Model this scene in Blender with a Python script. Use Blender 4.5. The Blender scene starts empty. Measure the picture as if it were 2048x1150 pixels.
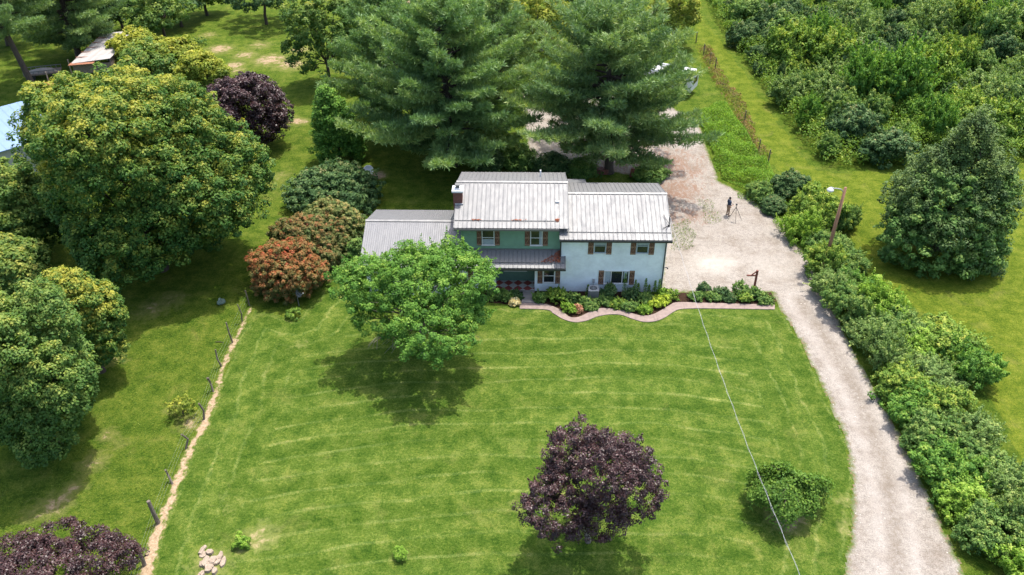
import bpy, math, random
import numpy as np
from math import sin, cos, pi, radians, sqrt
from mathutils import Matrix, Vector

# ------------------------------------------------------------------ camera, world, sun
scn = bpy.context.scene
col = scn.collection
PITCH, YAW, ROLL, FPX, CAMH = radians(35.225), radians(1.4187), radians(-.33), 1683.0, 36.0
fw = np.array([-sin(YAW)*cos(PITCH), cos(YAW)*cos(PITCH), -sin(PITCH)])
r0 = np.array([cos(YAW), sin(YAW), 0.0]); u0 = np.cross(r0, fw)
RT = r0*cos(ROLL)+u0*sin(ROLL); UP = -r0*sin(ROLL)+u0*cos(ROLL)
cam = bpy.data.objects.new('camera', bpy.data.cameras.new('camera'))
col.objects.link(cam); scn.camera = cam
cam.data.sensor_width = 36; cam.data.lens = FPX/2048*36
cam.data.clip_start = 0.5; cam.data.clip_end = 3000
cam.matrix_world = Matrix(((RT[0], UP[0], -fw[0], 0), (RT[1], UP[1], -fw[1], 0), (RT[2], UP[2], -fw[2], CAMH), (0, 0, 0, 1)))

SUN_EL, SUN_AZ = radians(71.5), radians(34)          # azimuth clockwise from +Y
w = bpy.data.worlds.new('World'); scn.world = w; w.use_nodes = True
nt = w.node_tree; nt.nodes.clear()
sky = nt.nodes.new('ShaderNodeTexSky'); sky.sky_type = 'NISHITA'; sky.sun_disc = False
sky.sun_elevation = SUN_EL; sky.sun_rotation = SUN_AZ; sky.air_density = 1.0; sky.dust_density = 3.5; sky.ozone_density = 1.0
bg = nt.nodes.new('ShaderNodeBackground'); bg.inputs['Strength'].default_value = 0.15
wo = nt.nodes.new('ShaderNodeOutputWorld')
nt.links.new(sky.outputs[0], bg.inputs[0]); nt.links.new(bg.outputs[0], wo.inputs[0])
sl = bpy.data.lights.new('sun', 'SUN'); sl.energy = 2.35; sl.angle = radians(0.6); sl.color = (1, .955, .88)
so = bpy.data.objects.new('sun', sl); col.objects.link(so)
sd_ = Vector((sin(SUN_AZ)*cos(SUN_EL), cos(SUN_AZ)*cos(SUN_EL), sin(SUN_EL)))
so.rotation_euler = sd_.to_track_quat('Z', 'Y').to_euler(); so.location = (40, 60, 80)
scn.view_settings.view_transform = 'Standard'; scn.view_settings.look = 'None'
scn.view_settings.exposure = 1.27; scn.view_settings.gamma = 1

# ------------------------------------------------------------------ helpers
def G(px, py, z=0.0):
    """photo pixel -> world point on the level z"""
    d = RT*(px-1024)/FPX - UP*(py-575)/FPX + fw
    t = (z-CAMH)/d[2]
    return np.array([d[0]*t, d[1]*t, z])
def depth(P):
    return float((np.array(P)-[0, 0, CAMH])@fw)

def tag(o, label=None, cat=None, group=None, kind=None):
    if label: o['label'] = label
    if cat: o['category'] = cat
    if group: o['group'] = group
    if kind: o['kind'] = kind
    return o
def empty(name, loc=(0, 0, 0), rz=0, label=None, cat=None, group=None):
    o = bpy.data.objects.new(name, None); col.objects.link(o)
    o.location = loc; o.rotation_euler = (0, 0, rz); o.empty_display_size = .2
    return tag(o, label, cat, group)
def copy_tree(o, parent=None):
    c = o.copy(); col.objects.link(c)
    if parent: c.parent = parent
    for ch in o.children: copy_tree(ch, c)
    return c

def mesh_np(name, V, F, mats, parent=None, attr=None, midx=None, smooth=False, domain='FACE'):
    """V (n,3), F (m,k) uniform polygon size"""
    V = np.asarray(V, dtype=np.float32); F = np.asarray(F, dtype=np.int32)
    me = bpy.data.meshes.new(name); k = F.shape[1]
    me.vertices.add(len(V)); me.vertices.foreach_set('co', V.ravel())
    me.loops.add(F.size); me.loops.foreach_set('vertex_index', F.ravel())
    me.polygons.add(len(F)); me.polygons.foreach_set('loop_start', np.arange(0, F.size, k, dtype=np.int32))
    for m in (mats if isinstance(mats, (list, tuple)) else [mats]): me.materials.append(m)
    if midx is not None: me.polygons.foreach_set('material_index', np.asarray(midx, dtype=np.int32))
    me.update(calc_edges=True)
    if smooth: me.polygons.foreach_set('use_smooth', np.ones(len(F), dtype=bool))
    if attr:
        for an, av in attr.items():
            a = me.attributes.new(an, 'FLOAT', domain); a.data.foreach_set('value', np.asarray(av, dtype=np.float32))
    o = bpy.data.objects.new(name, me); col.objects.link(o)
    if parent: o.parent = parent
    return o

class MB:
    """collects primitives for ONE mesh"""
    def __init__(s): s.v = []; s.f = []; s.m = []; s.cur = 0
    def mat(s, i): s.cur = i; return s
    def add(s, vs, fs):
        b = len(s.v); s.v += [tuple(map(float, p)) for p in vs]
        s.f += [tuple(i+b for i in f) for f in fs]; s.m += [s.cur]*len(fs); return s
    def box(s, x0, x1, y0, y1, z0, z1):
        return s.add([(x0, y0, z0), (x1, y0, z0), (x1, y1, z0), (x0, y1, z0), (x0, y0, z1), (x1, y0, z1), (x1, y1, z1), (x0, y1, z1)],
                     [(0, 3, 2, 1), (4, 5, 6, 7), (0, 1, 5, 4), (1, 2, 6, 5), (2, 3, 7, 6), (3, 0, 4, 7)])
    def bar(s, a, b, wd, hd, up=(0, 0, 1)):
        a = np.array(a, float); b = np.array(b, float); d = b-a; d /= np.linalg.norm(d)
        x = np.cross(d, up); n = np.linalg.norm(x)
        x = x/n if n > 1e-6 else np.array([1., 0, 0]); z = np.cross(x, d)
        c = []
        for p in (a, b):
            for sx, sz in ((-1, -1), (1, -1), (1, 1), (-1, 1)): c.append(p+x*sx*wd/2+z*sz*hd/2)
        return s.add(c, [(0, 1, 2, 3), (7, 6, 5, 4), (0, 4, 5, 1), (1, 5, 6, 2), (2, 6, 7, 3), (3, 7, 4, 0)])
    def tube(s, pts, rad, n=8, caps=True):
        pts = [np.array(p, float) for p in pts]
        if not hasattr(rad, '__len__'): rad = [rad]*len(pts)
        vs = []; fs = []; ref = np.array([0.13, .21, 1.]) 
        d0 = pts[-1]-pts[0]
        if abs(d0[2])/np.linalg.norm(d0) > .9: ref = np.array([1., .1, 0])
        for i, p in enumerate(pts):
            d = pts[min(i+1, len(pts)-1)]-pts[max(i-1, 0)]; d = d/np.linalg.norm(d)
            x = np.cross(ref, d); x /= np.linalg.norm(x); y = np.cross(d, x)
            for k in range(n):
                a = 2*pi*k/n; vs.append(p+(x*cos(a)+y*sin(a))*rad[i])
        for i in range(len(pts)-1):
            for k in range(n):
                k2 = (k+1) % n; fs.append((i*n+k, i*n+k2, (i+1)*n+k2, (i+1)*n+k))
        if caps:
            fs.append(tuple(range(n-1, -1, -1))); L = (len(pts)-1)*n; fs.append(tuple(L+k for k in range(n)))
        return s.add(vs, fs)
    def lathe(s, prof, c=(0, 0, 0), n=16, sx=1, sy=1):
        vs = []; fs = []
        for r, z in prof:
            for k in range(n):
                a = 2*pi*k/n; vs.append((c[0]+r*cos(a)*sx, c[1]+r*sin(a)*sy, c[2]+z))
        for i in range(len(prof)-1):
            for k in range(n):
                k2 = (k+1) % n; fs.append((i*n+k, i*n+k2, (i+1)*n+k2, (i+1)*n+k))
        fs.append(tuple(range(n-1, -1, -1))); L = (len(prof)-1)*n; fs.append(tuple(L+k for k in range(n)))
        return s.add(vs, fs)
    def build(s, name, mats, parent=None, smooth=False, bevel=0):
        me = bpy.data.meshes.new(name); me.from_pydata(s.v, [], s.f)
        for m in (mats if isinstance(mats, (list, tuple)) else [mats]): me.materials.append(m)
        me.polygons.foreach_set('material_index', s.m)
        if smooth: me.polygons.foreach_set('use_smooth', [True]*len(me.polygons))
        me.update()
        o = bpy.data.objects.new(name, me); col.objects.link(o)
        if parent: o.parent = parent
        if bevel:
            b = o.modifiers.new('bevel', 'BEVEL'); b.width = bevel; b.segments = 2; b.limit_method = 'ANGLE'
        return o

# ------------------------------------------------------------------ materials
def new_mat(name):
    m = bpy.data.materials.new(name); m.use_nodes = True
    n = m.node_tree; b = n.nodes['Principled BSDF']; return m, n, b
def N(nt, t, **kw):
    n = nt.nodes.new(t)
    for k, v in kw.items():
        if k.startswith('_'): setattr(n, k[1:], v)
        else: n.inputs[k.replace('_', ' ')].default_value = v
    return n
def ramp(nt, fac, stops, interp='LINEAR'):
    r = nt.nodes.new('ShaderNodeValToRGB'); e = r.color_ramp.elements; r.color_ramp.interpolation = interp
    while len(e) < len(stops): e.new(.5)
    for i, (p, c) in enumerate(stops):
        e[i].position = p; e[i].color = (c[0], c[1], c[2], 1) if hasattr(c, '__len__') else (c, c, c, 1)
    nt.links.new(fac, r.inputs[0]); return r.outputs[0]
def mix(nt, fac, a, b, mode='MIX'):
    m = nt.nodes.new('ShaderNodeMix'); m.data_type = 'RGBA'; m.blend_type = mode
    for s, v in ((0, fac), (6, a), (7, b)):
        if isinstance(v, bpy.types.NodeSocket): nt.links.new(v, m.inputs[s])
        else: m.inputs[s].default_value = v if s == 0 else (v[0], v[1], v[2], 1)
    return m.outputs[2]
def math_(nt, op, a, b=0.0, clamp=False):
    m = nt.nodes.new('ShaderNodeMath'); m.operation = op; m.use_clamp = clamp
    for s, v in ((0, a), (1, b)):
        if isinstance(v, bpy.types.NodeSocket): nt.links.new(v, m.inputs[s])
        else: m.inputs[s].default_value = v
    return m.outputs[0]
def pos(nt, scale=(1, 1, 1), obj=False):
    if obj: s = nt.nodes.new('ShaderNodeTexCoord').outputs['Object']
    else: s = nt.nodes.new('ShaderNodeNewGeometry').outputs['Position']
    mp = nt.nodes.new('ShaderNodeMapping'); mp.inputs['Scale'].default_value = scale
    nt.links.new(s, mp.inputs[0]); return mp.outputs[0]
def noise(nt, vec, scale, detail=3, rough=.55, dist=0):
    n = nt.nodes.new('ShaderNodeTexNoise'); n.inputs['Scale'].default_value = scale
    n.inputs['Detail'].default_value = detail; n.inputs['Roughness'].default_value = rough; n.inputs['Distortion'].default_value = dist
    nt.links.new(vec, n.inputs['Vector']); return n.outputs['Fac']
def attr(nt, name):
    a = nt.nodes.new('ShaderNodeAttribute'); a.attribute_name = name; return a.outputs['Fac']
def bump(nt, b, h, strength=.5, dist=.05):
    n = nt.nodes.new('ShaderNodeBump'); n.inputs['Strength'].default_value = strength; n.inputs['Distance'].default_value = dist
    nt.links.new(h, n.inputs['Height']); nt.links.new(n.outputs[0], b.inputs['Normal'])

def simple(name, c, rough=.6, metal=0, var=.15, scale=8, spec=.4, bumpy=0, obj=False):
    m, n, b = new_mat(name)
    v = pos(n, obj=obj); f = noise(n, v, scale, 4)
    a = tuple(x*(1-var) for x in c); d = tuple(min(1, x*(1+var)) for x in c)
    n.links.new(ramp(n, f, [(.3, a), (.7, d)]), b.inputs['Base Color'])
    b.inputs['Roughness'].default_value = rough; b.inputs['Metallic'].default_value = metal
    b.inputs['Specular IOR Level'].default_value = spec
    if bumpy: bump(n, b, noise(n, v, scale*3, 4), bumpy, .03)
    return m

def leaf_mat(name, stops, trans=.3, rough=.55, spec=.16, tcol=None):
    gn = (1.05, 1.0, 1.0) if name in ('purple_leaf', 'cream_flower', 'pink_flower', 'orange_leaf', 'blue_green_leaf') else (1.26, 1.30, 1.25)
    if name in ('pine_needle', 'pine_needle_light', 'dark_leaf', 'mid_leaf', 'hedge_leaf', 'green_leaf', 'cedar_needle'): gn = (1.72, 1.50, 1.10)
    if name == 'cedar_needle': gn = (1.40, 1.62, 1.25)
    if name == 'pine_needle_light': gn = (1.42, 1.45, 1.35)
    stops = [(p, tuple(min(.8, a*g) for a, g in zip(c_, gn))) for p, c_ in stops]
    m, n, b = new_mat(name)
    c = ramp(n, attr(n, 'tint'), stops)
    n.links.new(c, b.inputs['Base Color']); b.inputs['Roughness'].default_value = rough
    b.inputs['Specular IOR Level'].default_value = spec
    tr = n.nodes.new('ShaderNodeBsdfTranslucent')
    tc = mix(n, 1.0, c, tcol or (1.25, 1.25, .55), 'MULTIPLY'); n.links.new(tc, tr.inputs[0])
    ms = n.nodes.new('ShaderNodeMixShader'); ms.inputs[0].default_value = trans
    out = n.nodes['Material Output']
    n.links.new(b.outputs[0], ms.inputs[1]); n.links.new(tr.outputs[0], ms.inputs[2]); n.links.new(ms.outputs[0], out.inputs[0])
    return m

def grass_core(n, b, c1, c2, c3, dry=.35, drycol=(.16, .17, .05), s=1.0):
    v = pos(n)
    big = noise(n, v, .12*s, 4, .6); mid = noise(n, v, .9*s, 5, .65); fine = noise(n, v, 7*s, 4, .75); vf = noise(n, v, 24, 2, .7)
    f = math_(n, 'ADD', math_(n, 'MULTIPLY', mid, .5), math_(n, 'MULTIPLY', fine, .5))
    c = ramp(n, f, [(.40, c1), (.5, c2), (.60, c3)])
    c = mix(n, math_(n, 'MULTIPLY', math_(n, 'SUBTRACT', big, .38, True), 1.3, True), c, mix(n, 1.0, c, (1.25, 1.12, 1.15), 'MULTIPLY'))
    dm = math_(n, 'MULTIPLY', math_(n, 'SUBTRACT', noise(n, v, .45*s, 6, .7, .6), .56, True), 5*dry, True)
    c = mix(n, dm, c, drycol)
    pt = noise(n, v, 2.6*s, 6, .75, .3); c = mix(n, 1.0, c, ramp(n, pt, [(.36, (.80, .86, .84)), (.5, (1, 1, 1)), (.64, (1.25, 1.12, 1.14))]), 'MULTIPLY')
    c = mix(n, 1.0, c, ramp(n, vf, [(.32, .55), (.5, 1.0), (.68, 1.5)]), 'MULTIPLY')
    h = math_(n, 'ADD', fine, vf)
    return v, c, h

def ground_mat():
    m, n, b = new_mat('pasture_grass')
    v, c, h = grass_core(n, b, (.036, .076, .008), (.076, .122, .014), (.130, .166, .026), .45, (.155, .145, .045))
    # bare earth patches, ragged edged
    bare = attr(n, 'bare')
    nb = noise(n, v, 1.6, 5, .7, .5)
    bm = math_(n, 'MULTIPLY', math_(n, 'SUBTRACT', math_(n, 'ADD', bare, nb), 1.0, True), 5, True)
    dirt = ramp(n, noise(n, v, 6, 4), [(.3, (.26, .17, .10)), (.7, (.50, .38, .25))])
    halo = math_(n, 'MULTIPLY', math_(n, 'SUBTRACT', math_(n, 'ADD', bare, nb), .72, True), 2.2, True)
    c = mix(n, halo, c, (.20, .20, .06)); c = mix(n, bm, c, dirt)
    n.links.new(c, b.inputs['Base Color']); b.inputs['Roughness'].default_value = .95; b.inputs['Specular IOR Level'].default_value = .03
    bump(n, b, h, .9, .09); return m

def lawn_mat(name, c1, c2, c3, stripes=.5, dry=.3, drycol=(.21, .22, .07)):
    m, n, b = new_mat(name)
    v, c, h = grass_core(n, b, c1, c2, c3, dry, drycol)
    if stripes:
        st = attr(n, 'stripe')
        wob = math_(n, 'MULTIPLY', noise(n, v, .09, 2, .5), 2.6)
        ph = math_(n, 'MULTIPLY', math_(n, 'ADD', st, wob), 2*pi/1.35)
        sn = math_(n, 'SINE', ph)
        thin = math_(n, 'MULTIPLY', math_(n, 'SUBTRACT', sn, .80, True), 6.0, True)
        amp = math_(n, 'MULTIPLY', math_(n, 'SUBTRACT', noise(n, pos(n, (.35, 1.0, 1)), .5, 4, .65), .36, True), 4.5*stripes, True)
        c = mix(n, math_(n, 'MULTIPLY', math_(n, 'MULTIPLY', thin, amp), .75), c, mix(n, 1.0, c, (1.85, 1.52, 2.4), 'MULTIPLY'))
        broad = math_(n, 'MULTIPLY', math_(n, 'ADD', math_(n, 'SINE', math_(n, 'MULTIPLY', ph, .5)), 1), .38)
        c = mix(n, broad, c, mix(n, 1.0, c, (1.36, 1.24, 1.4), 'MULTIPLY'))
        bare = attr(n, 'bare'); nb = noise(n, v, 2.2, 5, .7, .4)
        halo = math_(n, 'MULTIPLY', math_(n, 'SUBTRACT', math_(n, 'ADD', bare, nb), .8, True), 2.0, True)
        bm = math_(n, 'MULTIPLY', math_(n, 'SUBTRACT', math_(n, 'ADD', bare, nb), 1.05, True), 5, True)
        c = mix(n, halo, c, (.24, .24, .08)); c = mix(n, bm, c, (.36, .27, .16))
    n.links.new(c, b.inputs['Base Color']); b.inputs['Roughness'].default_value = .95; b.inputs['Specular IOR Level'].default_value = .03
    bump(n, b, h, .7, .05); return m

def gravel_mat():
    m, n, b = new_mat('gravel')
    v = pos(n); f = noise(n, v, 14, 5, .8); g = noise(n, v, .7, 4, .6)
    c = ramp(n, f, [(.3, (.16, .138, .114)), (.45, (.25, .222, .190)), (.58, (.305, .275, .240)), (.75, (.41, .38, .34))])
    c = mix(n, math_(n, 'MULTIPLY', math_(n, 'SUBTRACT', g, .46, True), 4, True), c, mix(n, 1.0, c, (.74, .70, .66), 'MULTIPLY'))
    c = mix(n, 1.0, c, ramp(n, noise(n, v, 3.5, 5, .75), [(.36, .80), (.5, 1.0), (.64, 1.12)]), 'MULTIPLY')
    # fallen pine needles, swept in streaks
    nd = attr(n, 'needles'); sv = pos(n, (1.0, .45, 1))
    sm = noise(n, sv, 1.9, 7, .75, 1.6)
    nm = math_(n, 'MULTIPLY', math_(n, 'SUBTRACT', math_(n, 'ADD', math_(n, 'MULTIPLY', nd, .42), sm), .78, True), 6, True)
    c = mix(n, math_(n, 'MULTIPLY', nm, .8), c, ramp(n, f, [(.3, (.13, .065, .042)), (.7, (.28, .17, .115))]))
    # pale washed patch of fresh stone, and worn crown in the middle of the drive
    c = mix(n, math_(n, 'MULTIPLY', attr(n, 'fresh'), math_(n, 'MULTIPLY', noise(n, v, 1.5, 4), 1.3, True)), c, (.42, .39, .34))
    wr = math_(n, 'MULTIPLY', attr(n, 'worn'), math_(n, 'MULTIPLY', math_(n, 'SUBTRACT', noise(n, v, 3, 5, .7), .35, True), 2.4, True))
    c = mix(n, wr, c, (.16, .13, .10))
    c = mix(n, math_(n, 'MULTIPLY', attr(n, 'lane'), .20), c, (.47, .43, .39))
    # grass and dirt creeping in at the margins
    e = attr(n, 'edge'); em = math_(n, 'ADD', e, math_(n, 'MULTIPLY', noise(n, v, 2.5, 6, .75), 1.3))
    ed = math_(n, 'MULTIPLY', math_(n, 'SUBTRACT', 1.0, em, True), 3.0, True)
    c = mix(n, ed, c, ramp(n, noise(n, v, 5, 3), [(.4, (.17, .13, .075)), (.5, (.08, .12, .025))]))
    n.links.new(c, b.inputs['Base Color']); b.inputs['Roughness'].default_value = .95; b.inputs['Specular IOR Level'].default_value = .05
    bump(n, b, f, .5, .03); return m

def roof_mat(name, c, streak=.3, metal=.75, rough=.42):
    m, n, b = new_mat(name)
    v = pos(n, (3.2, .12, .12)); f = noise(n, v, 1.0, 2, .5); g = noise(n, pos(n, (2.2, .8, 1)), 1.3, 6, .7)
    c1 = ramp(n, f, [(.35, tuple(x*(1-streak) for x in c)), (.65, tuple(min(1, x*(1+streak)) for x in c))])
    c1 = mix(n, math_(n, 'MULTIPLY', math_(n, 'SUBTRACT', g, .54, True), .5, True), c1, tuple(x*.78 for x in c))
    n.links.new(c1, b.inputs['Base Color']); b.inputs['Metallic'].default_value = metal
    n.links.new(ramp(n, g, [(.3, rough*.85), (.7, rough*1.25)]), b.inputs['Roughness']); return m

def brick_mat(name, c1, c2, mortar, sc, bw=.2, bh=.067, var=.5, bs=.4):
    m, n, b = new_mat(name)
    geo = n.nodes.new('ShaderNodeNewGeometry'); sp = n.nodes.new('ShaderNodeSeparateXYZ'); n.links.new(geo.outputs['Position'], sp.inputs[0])
    cb = n.nodes.new('ShaderNodeCombineXYZ')
    n.links.new(math_(n, 'ADD', sp.outputs[0], sp.outputs[1]), cb.inputs[0]); n.links.new(sp.outputs[2], cb.inputs[1])
    t = n.nodes.new('ShaderNodeTexBrick'); n.links.new(cb.outputs[0], t.inputs['Vector'])
    t.inputs['Scale'].default_value = sc; t.inputs['Brick Width'].default_value = bw; t.inputs['Row Height'].default_value = bh
    t.inputs['Mortar Size'].default_value = .006; t.inputs['Color1'].default_value = (*c1, 1); t.inputs['Color2'].default_value = (*c2, 1); t.inputs['Mortar'].default_value = (*mortar, 1)
    t.inputs['Bias'].default_value = 0
    g = noise(n, pos(n, (1, 1, 1)), 1.2, 6, .7)
    cc = mix(n, 1.0, t.outputs[0], ramp(n, g, [(.3, 1-var*.35), (.7, 1+var*.15)]), 'MULTIPLY')
    n.links.new(cc, b.inputs['Base Color']); b.inputs['Roughness'].default_value = .75
    bump(n, b, t.outputs['Fac'], -bs, .012); return m

def wood_mat(name, c, c2, rough=.7, sc=(14, 14, 2)):
    m, n, b = new_mat(name); v = pos(n, sc, True); f = noise(n, v, 2, 5, .7, .6)
    n.links.new(ramp(n, f, [(.3, c), (.7, c2)]), b.inputs['Base Color']); b.inputs['Roughness'].default_value = rough
    bump(n, b, f, .4, .01); return m

M = {}
M['ground'] = ground_mat()
M['lawn'] = lawn_mat('mown_lawn', (.026, .060, .007), (.054, .096, .012), (.096, .134, .024), .9, .3, (.155, .150, .045))
M['side'] = lawn_mat('side_lawn', (.048, .084, .008), (.086, .122, .012), (.134, .162, .022), 0, .5, (.155, .145, .045))
M['gravel'] = gravel_mat()
def dirt_mat():
    m, n, b = new_mat('dirt_strip'); v = pos(n)
    c = ramp(n, noise(n, v, 6, 5, .7), [(.3, (.20, .135, .08)), (.5, (.33, .24, .15)), (.7, (.44, .35, .24))])
    e = math_(n, 'MULTIPLY', math_(n, 'SUBTRACT', .95, math_(n, 'ADD', math_(n, 'MULTIPLY', attr(n, 'edge'), 2.2), noise(n, v, 5, 6, .8)), True), 3.2, True)
    c = mix(n, e, c, ramp(n, noise(n, v, 9, 3), [(.4, (.06, .095, .015)), (.6, (.13, .15, .03))]))
    n.links.new(c, b.inputs['Base Color']); b.inputs['Roughness'].default_value = .95; b.inputs['Specular IOR Level'].default_value = .1
    bump(n, b, noise(n, v, 14, 4, .8), .6, .03); return m
M['dirt'] = dirt_mat()
M['tuft'] = None; M['mulch'] = simple('mulch', (.040, .024, .016), 1, 0, .5, 12, .02, .6)
M['paver'] = simple('pink_concrete', (.25, .19, .165), .85, 0, .18, 3, .3, .2)
M['concrete'] = simple('concrete', (.27, .24, .22), .85, 0, .15, 3, .3, .2)
M['roof'] = roof_mat('metal_roof', (.19, .19, .189), .025, .30, .55)
M['roof_fine'] = roof_mat('metal_roof_garage', (.19, .191, .196), .02, .30, .55)
M['cap'] = roof_mat('ridge_metal', (.19, .19, .19), .1, .35, .5)
M['blue'] = brick_mat('blue_painted_brick', (.74, .81, .84), (.77, .835, .86), (.70, .775, .805), 1, .2, .075, .5, .35)
M['brick'] = brick_mat('red_brick', (.20, .055, .035), (.12, .035, .025), (.16, .13, .11), 1, .2, .075, .5, .6)
M['green'] = simple('green_siding', (.165, .295, .20), .55, 0, .08, 3, .35)
M['white'] = simple('white_paint', (.62, .62, .61), .5, 0, .05, 3, .4)
M['dtrim'] = simple('dark_trim', (.030, .033, .038), .4, 0, .2, 5, .5)
M['soffit'] = simple('soffit', (.50, .53, .53), .6, 0, .05, 3)
M['shutter'] = wood_mat('shutter_wood', (.085, .038, .022), (.17, .085, .05), .7, (9, 9, 2))
M['shutterb'] = wood_mat('shutter_brace', (.22, .13, .08), (.38, .24, .15), .7, (9, 9, 2))
def glass_mat():
    m, n, b = new_mat('window_glass'); b.inputs['Base Color'].default_value = (.018, .022, .026, 1); b.inputs['Roughness'].default_value = .06
    b.inputs['Specular IOR Level'].default_value = .8; return m
M['glass'] = glass_mat()
M['curtain'] = simple('curtain', (.30, .36, .38), .8, 0, .15, 10)
M['blind'] = simple('blind', (.16, .19, .21), .8, 0, .15, 10)
def tile_mat():
    m, n, b = new_mat('diamond_tiles')
    mp = n.nodes.new('ShaderNodeMapping'); mp.inputs['Rotation'].default_value = (0, 0, pi/4); mp.inputs['Location'].default_value = (.1, .05, 0)
    g = n.nodes.new('ShaderNodeNewGeometry'); n.links.new(g.outputs['Position'], mp.inputs[0])
    t = n.nodes.new('ShaderNodeTexChecker'); t.inputs['Scale'].default_value = 2.0
    t.inputs['Color1'].default_value = (.27, .055, .045, 1); t.inputs['Color2'].default_value = (.46, .43, .41, 1)
    n.links.new(mp.outputs[0], t.inputs[0])
    c = mix(n, 1.0, t.outputs[0], ramp(n, noise(n, pos(n), 5, 4), [(.3, .75), (.7, 1.1)]), 'MULTIPLY')
    n.links.new(c, b.inputs['Base Color']); b.inputs['Roughness'].default_value = .6; return m
M['tile'] = tile_mat()
M['dgreen'] = simple('porch_green', (.09, .17, .13), .6, 0, .1, 3)
M['bark'] = wood_mat('bark', (.032, .024, .018), (.085, .065, .05), .9, (6, 6, 1.5))
M['barkgrey'] = wood_mat('grey_bark', (.10, .085, .07), (.22, .19, .165), .9, (6, 6, 1.5))
M['post'] = wood_mat('weathered_post', (.07, .055, .045), (.22, .18, .145), .9, (8, 8, 2))
M['pole'] = wood_mat('pole_wood', (.17, .085, .05), (.32, .17, .10), .85, (8, 8, 1))
M['redwood'] = wood_mat('stained_post', (.13, .035, .025), (.22, .07, .045), .75, (8, 8, 1))
M['wire'] = simple('galvanised_wire', (.6, .6, .6), .45, .7, .1, 10)
M['cable'] = simple('cable', (.36, .36, .37), .6, 0, .1, 10)
M['black'] = simple('black_plastic', (.02, .02, .022), .5, 0, .1, 10)
M['grey'] = simple('grey_enamel', (.16, .16, .155), .5, .2, .1, 10)
M['lgrey'] = simple('light_grey', (.33, .335, .34), .5, .1, .08, 10)
M['red'] = simple('red_paint', (.50, .05, .035), .45, 0, .15, 6)
M['rust'] = simple('rust_orange', (.26, .11, .06), .85, 0, .35, 4)
M['tin'] = roof_mat('old_tin', (.42, .39, .37), .12, .2, .55)
M['seam'] = simple('roof_seam', (.13, .13, .135), .6, .2, .15, 6)
M['bluetin'] = simple('blue_white_metal', (.20, .29, .43), .5, .1, .06, .6)
M['oldwood'] = wood_mat('old_boards', (.10, .075, .06), (.24, .19, .155), .9, (5, 5, 3))
M['log'] = wood_mat('cut_log', (.20, .15, .10), (.40, .32, .25), .9, (5, 5, 5))
M['leaflitter'] = simple('dry_leaf', (.30, .10, .05), .9, 0, .4, 20)
# foliage palettes
LM = {}
LM['maple'] = leaf_mat('maple_leaf', [(0, (.018, .058, .016)), (.36, (.048, .115, .024)), (.66, (.125, .185, .036)), (.95, (.31, .295, .05))], .35)
LM['maple2'] = leaf_mat('green_leaf', [(0, (.025, .072, .024)), (.45, (.062, .135, .040)), (.8, (.130, .200, .058)), (1, (.23, .27, .08))], .35)
LM['bright'] = leaf_mat('bright_leaf', [(0, (.028, .085, .016)), (.45, (.075, .170, .028)), (.8, (.145, .26, .042)), (1, (.25, .33, .06))], .32)
LM['yellow'] = leaf_mat('yellow_leaf', [(0, (.060, .115, .018)), (.45, (.160, .200, .028)), (.8, (.30, .30, .045)), (1, (.42, .38, .07))], .32)
LM['purple'] = leaf_mat('purple_leaf', [(0, (.016, .007, .008)), (.45, (.040, .018, .018)), (.8, (.088, .043, .040)), (1, (.14, .076, .068))], .10, .42, .45, (1.3, .6, .6))
LM['pine'] = leaf_mat('pine_needle', [(0, (.035, .085, .042)), (.45, (.085, .165, .080)), (.8, (.150, .245, .115)), (1, (.24, .32, .15))], .3, .5, .4)
LM['pineyel'] = leaf_mat('pine_needle_light', [(0, (.045, .098, .036)), (.45, (.105, .180, .066)), (.8, (.18, .260, .090)), (1, (.27, .33, .12))], .3, .5, .4)
LM['cedar'] = leaf_mat('cedar_needle', [(0, (.022, .046, .018)), (.45, (.058, .090, .028)), (.8, (.100, .130, .036)), (1, (.19, .22, .06))], .15, .6, .3)
LM['burning'] = leaf_mat('orange_leaf', [(0, (.045, .095, .025)), (.35, (.13, .15, .045)), (.6, (.27, .17, .06)), (.85, (.36, .13, .05)), (1, (.36, .07, .035))], .25)
LM['burning2'] = leaf_mat('olive_orange_leaf', [(0, (.030, .070, .018)), (.4, (.085, .12, .035)), (.65, (.16, .14, .05)), (.85, (.24, .13, .05)), (1, (.26, .09, .04))], .25)
LM['viburnum'] = leaf_mat('olive_leaf', [(0, (.030, .070, .020)), (.45, (.090, .135, .04)), (.75, (.22, .21, .07)), (1, (.36, .22, .10))], .25)
LM['dark'] = leaf_mat('dark_leaf', [(0, (.014, .046, .022)), (.5, (.036, .086, .038)), (.85, (.075, .140, .060)), (1, (.15, .16, .09))], .2)
LM['hedge'] = leaf_mat('hedge_leaf', [(0, (.030, .085, .020)), (.45, (.080, .165, .034)), (.8, (.150, .245, .052)), (1, (.28, .34, .09))], .3)
LM['mid'] = leaf_mat('mid_leaf', [(0, (.026, .078, .026)), (.45, (.064, .145, .046)), (.8, (.125, .215, .070)), (1, (.22, .30, .11))], .3)
LM['weed'] = leaf_mat('weed_leaf', [(0, (.050, .115, .016)), (.4, (.125, .225, .028)), (.75, (.21, .33, .045)), (1, (.36, .43, .09))], .4)
LM['lime'] = leaf_mat('lime_leaf', [(0, (.12, .20, .02)), (.5, (.28, .36, .035)), (1, (.50, .52, .07))], .3)
LM['cream'] = leaf_mat('cream_flower', [(0, (.25, .28, .08)), (.5, (.65, .55, .25)), (1, (.85, .78, .50))], .2)
LM['pink'] = leaf_mat('pink_flower', [(0, (.10, .16, .04)), (.5, (.45, .22, .12)), (1, (.60, .36, .25))], .2)
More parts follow.
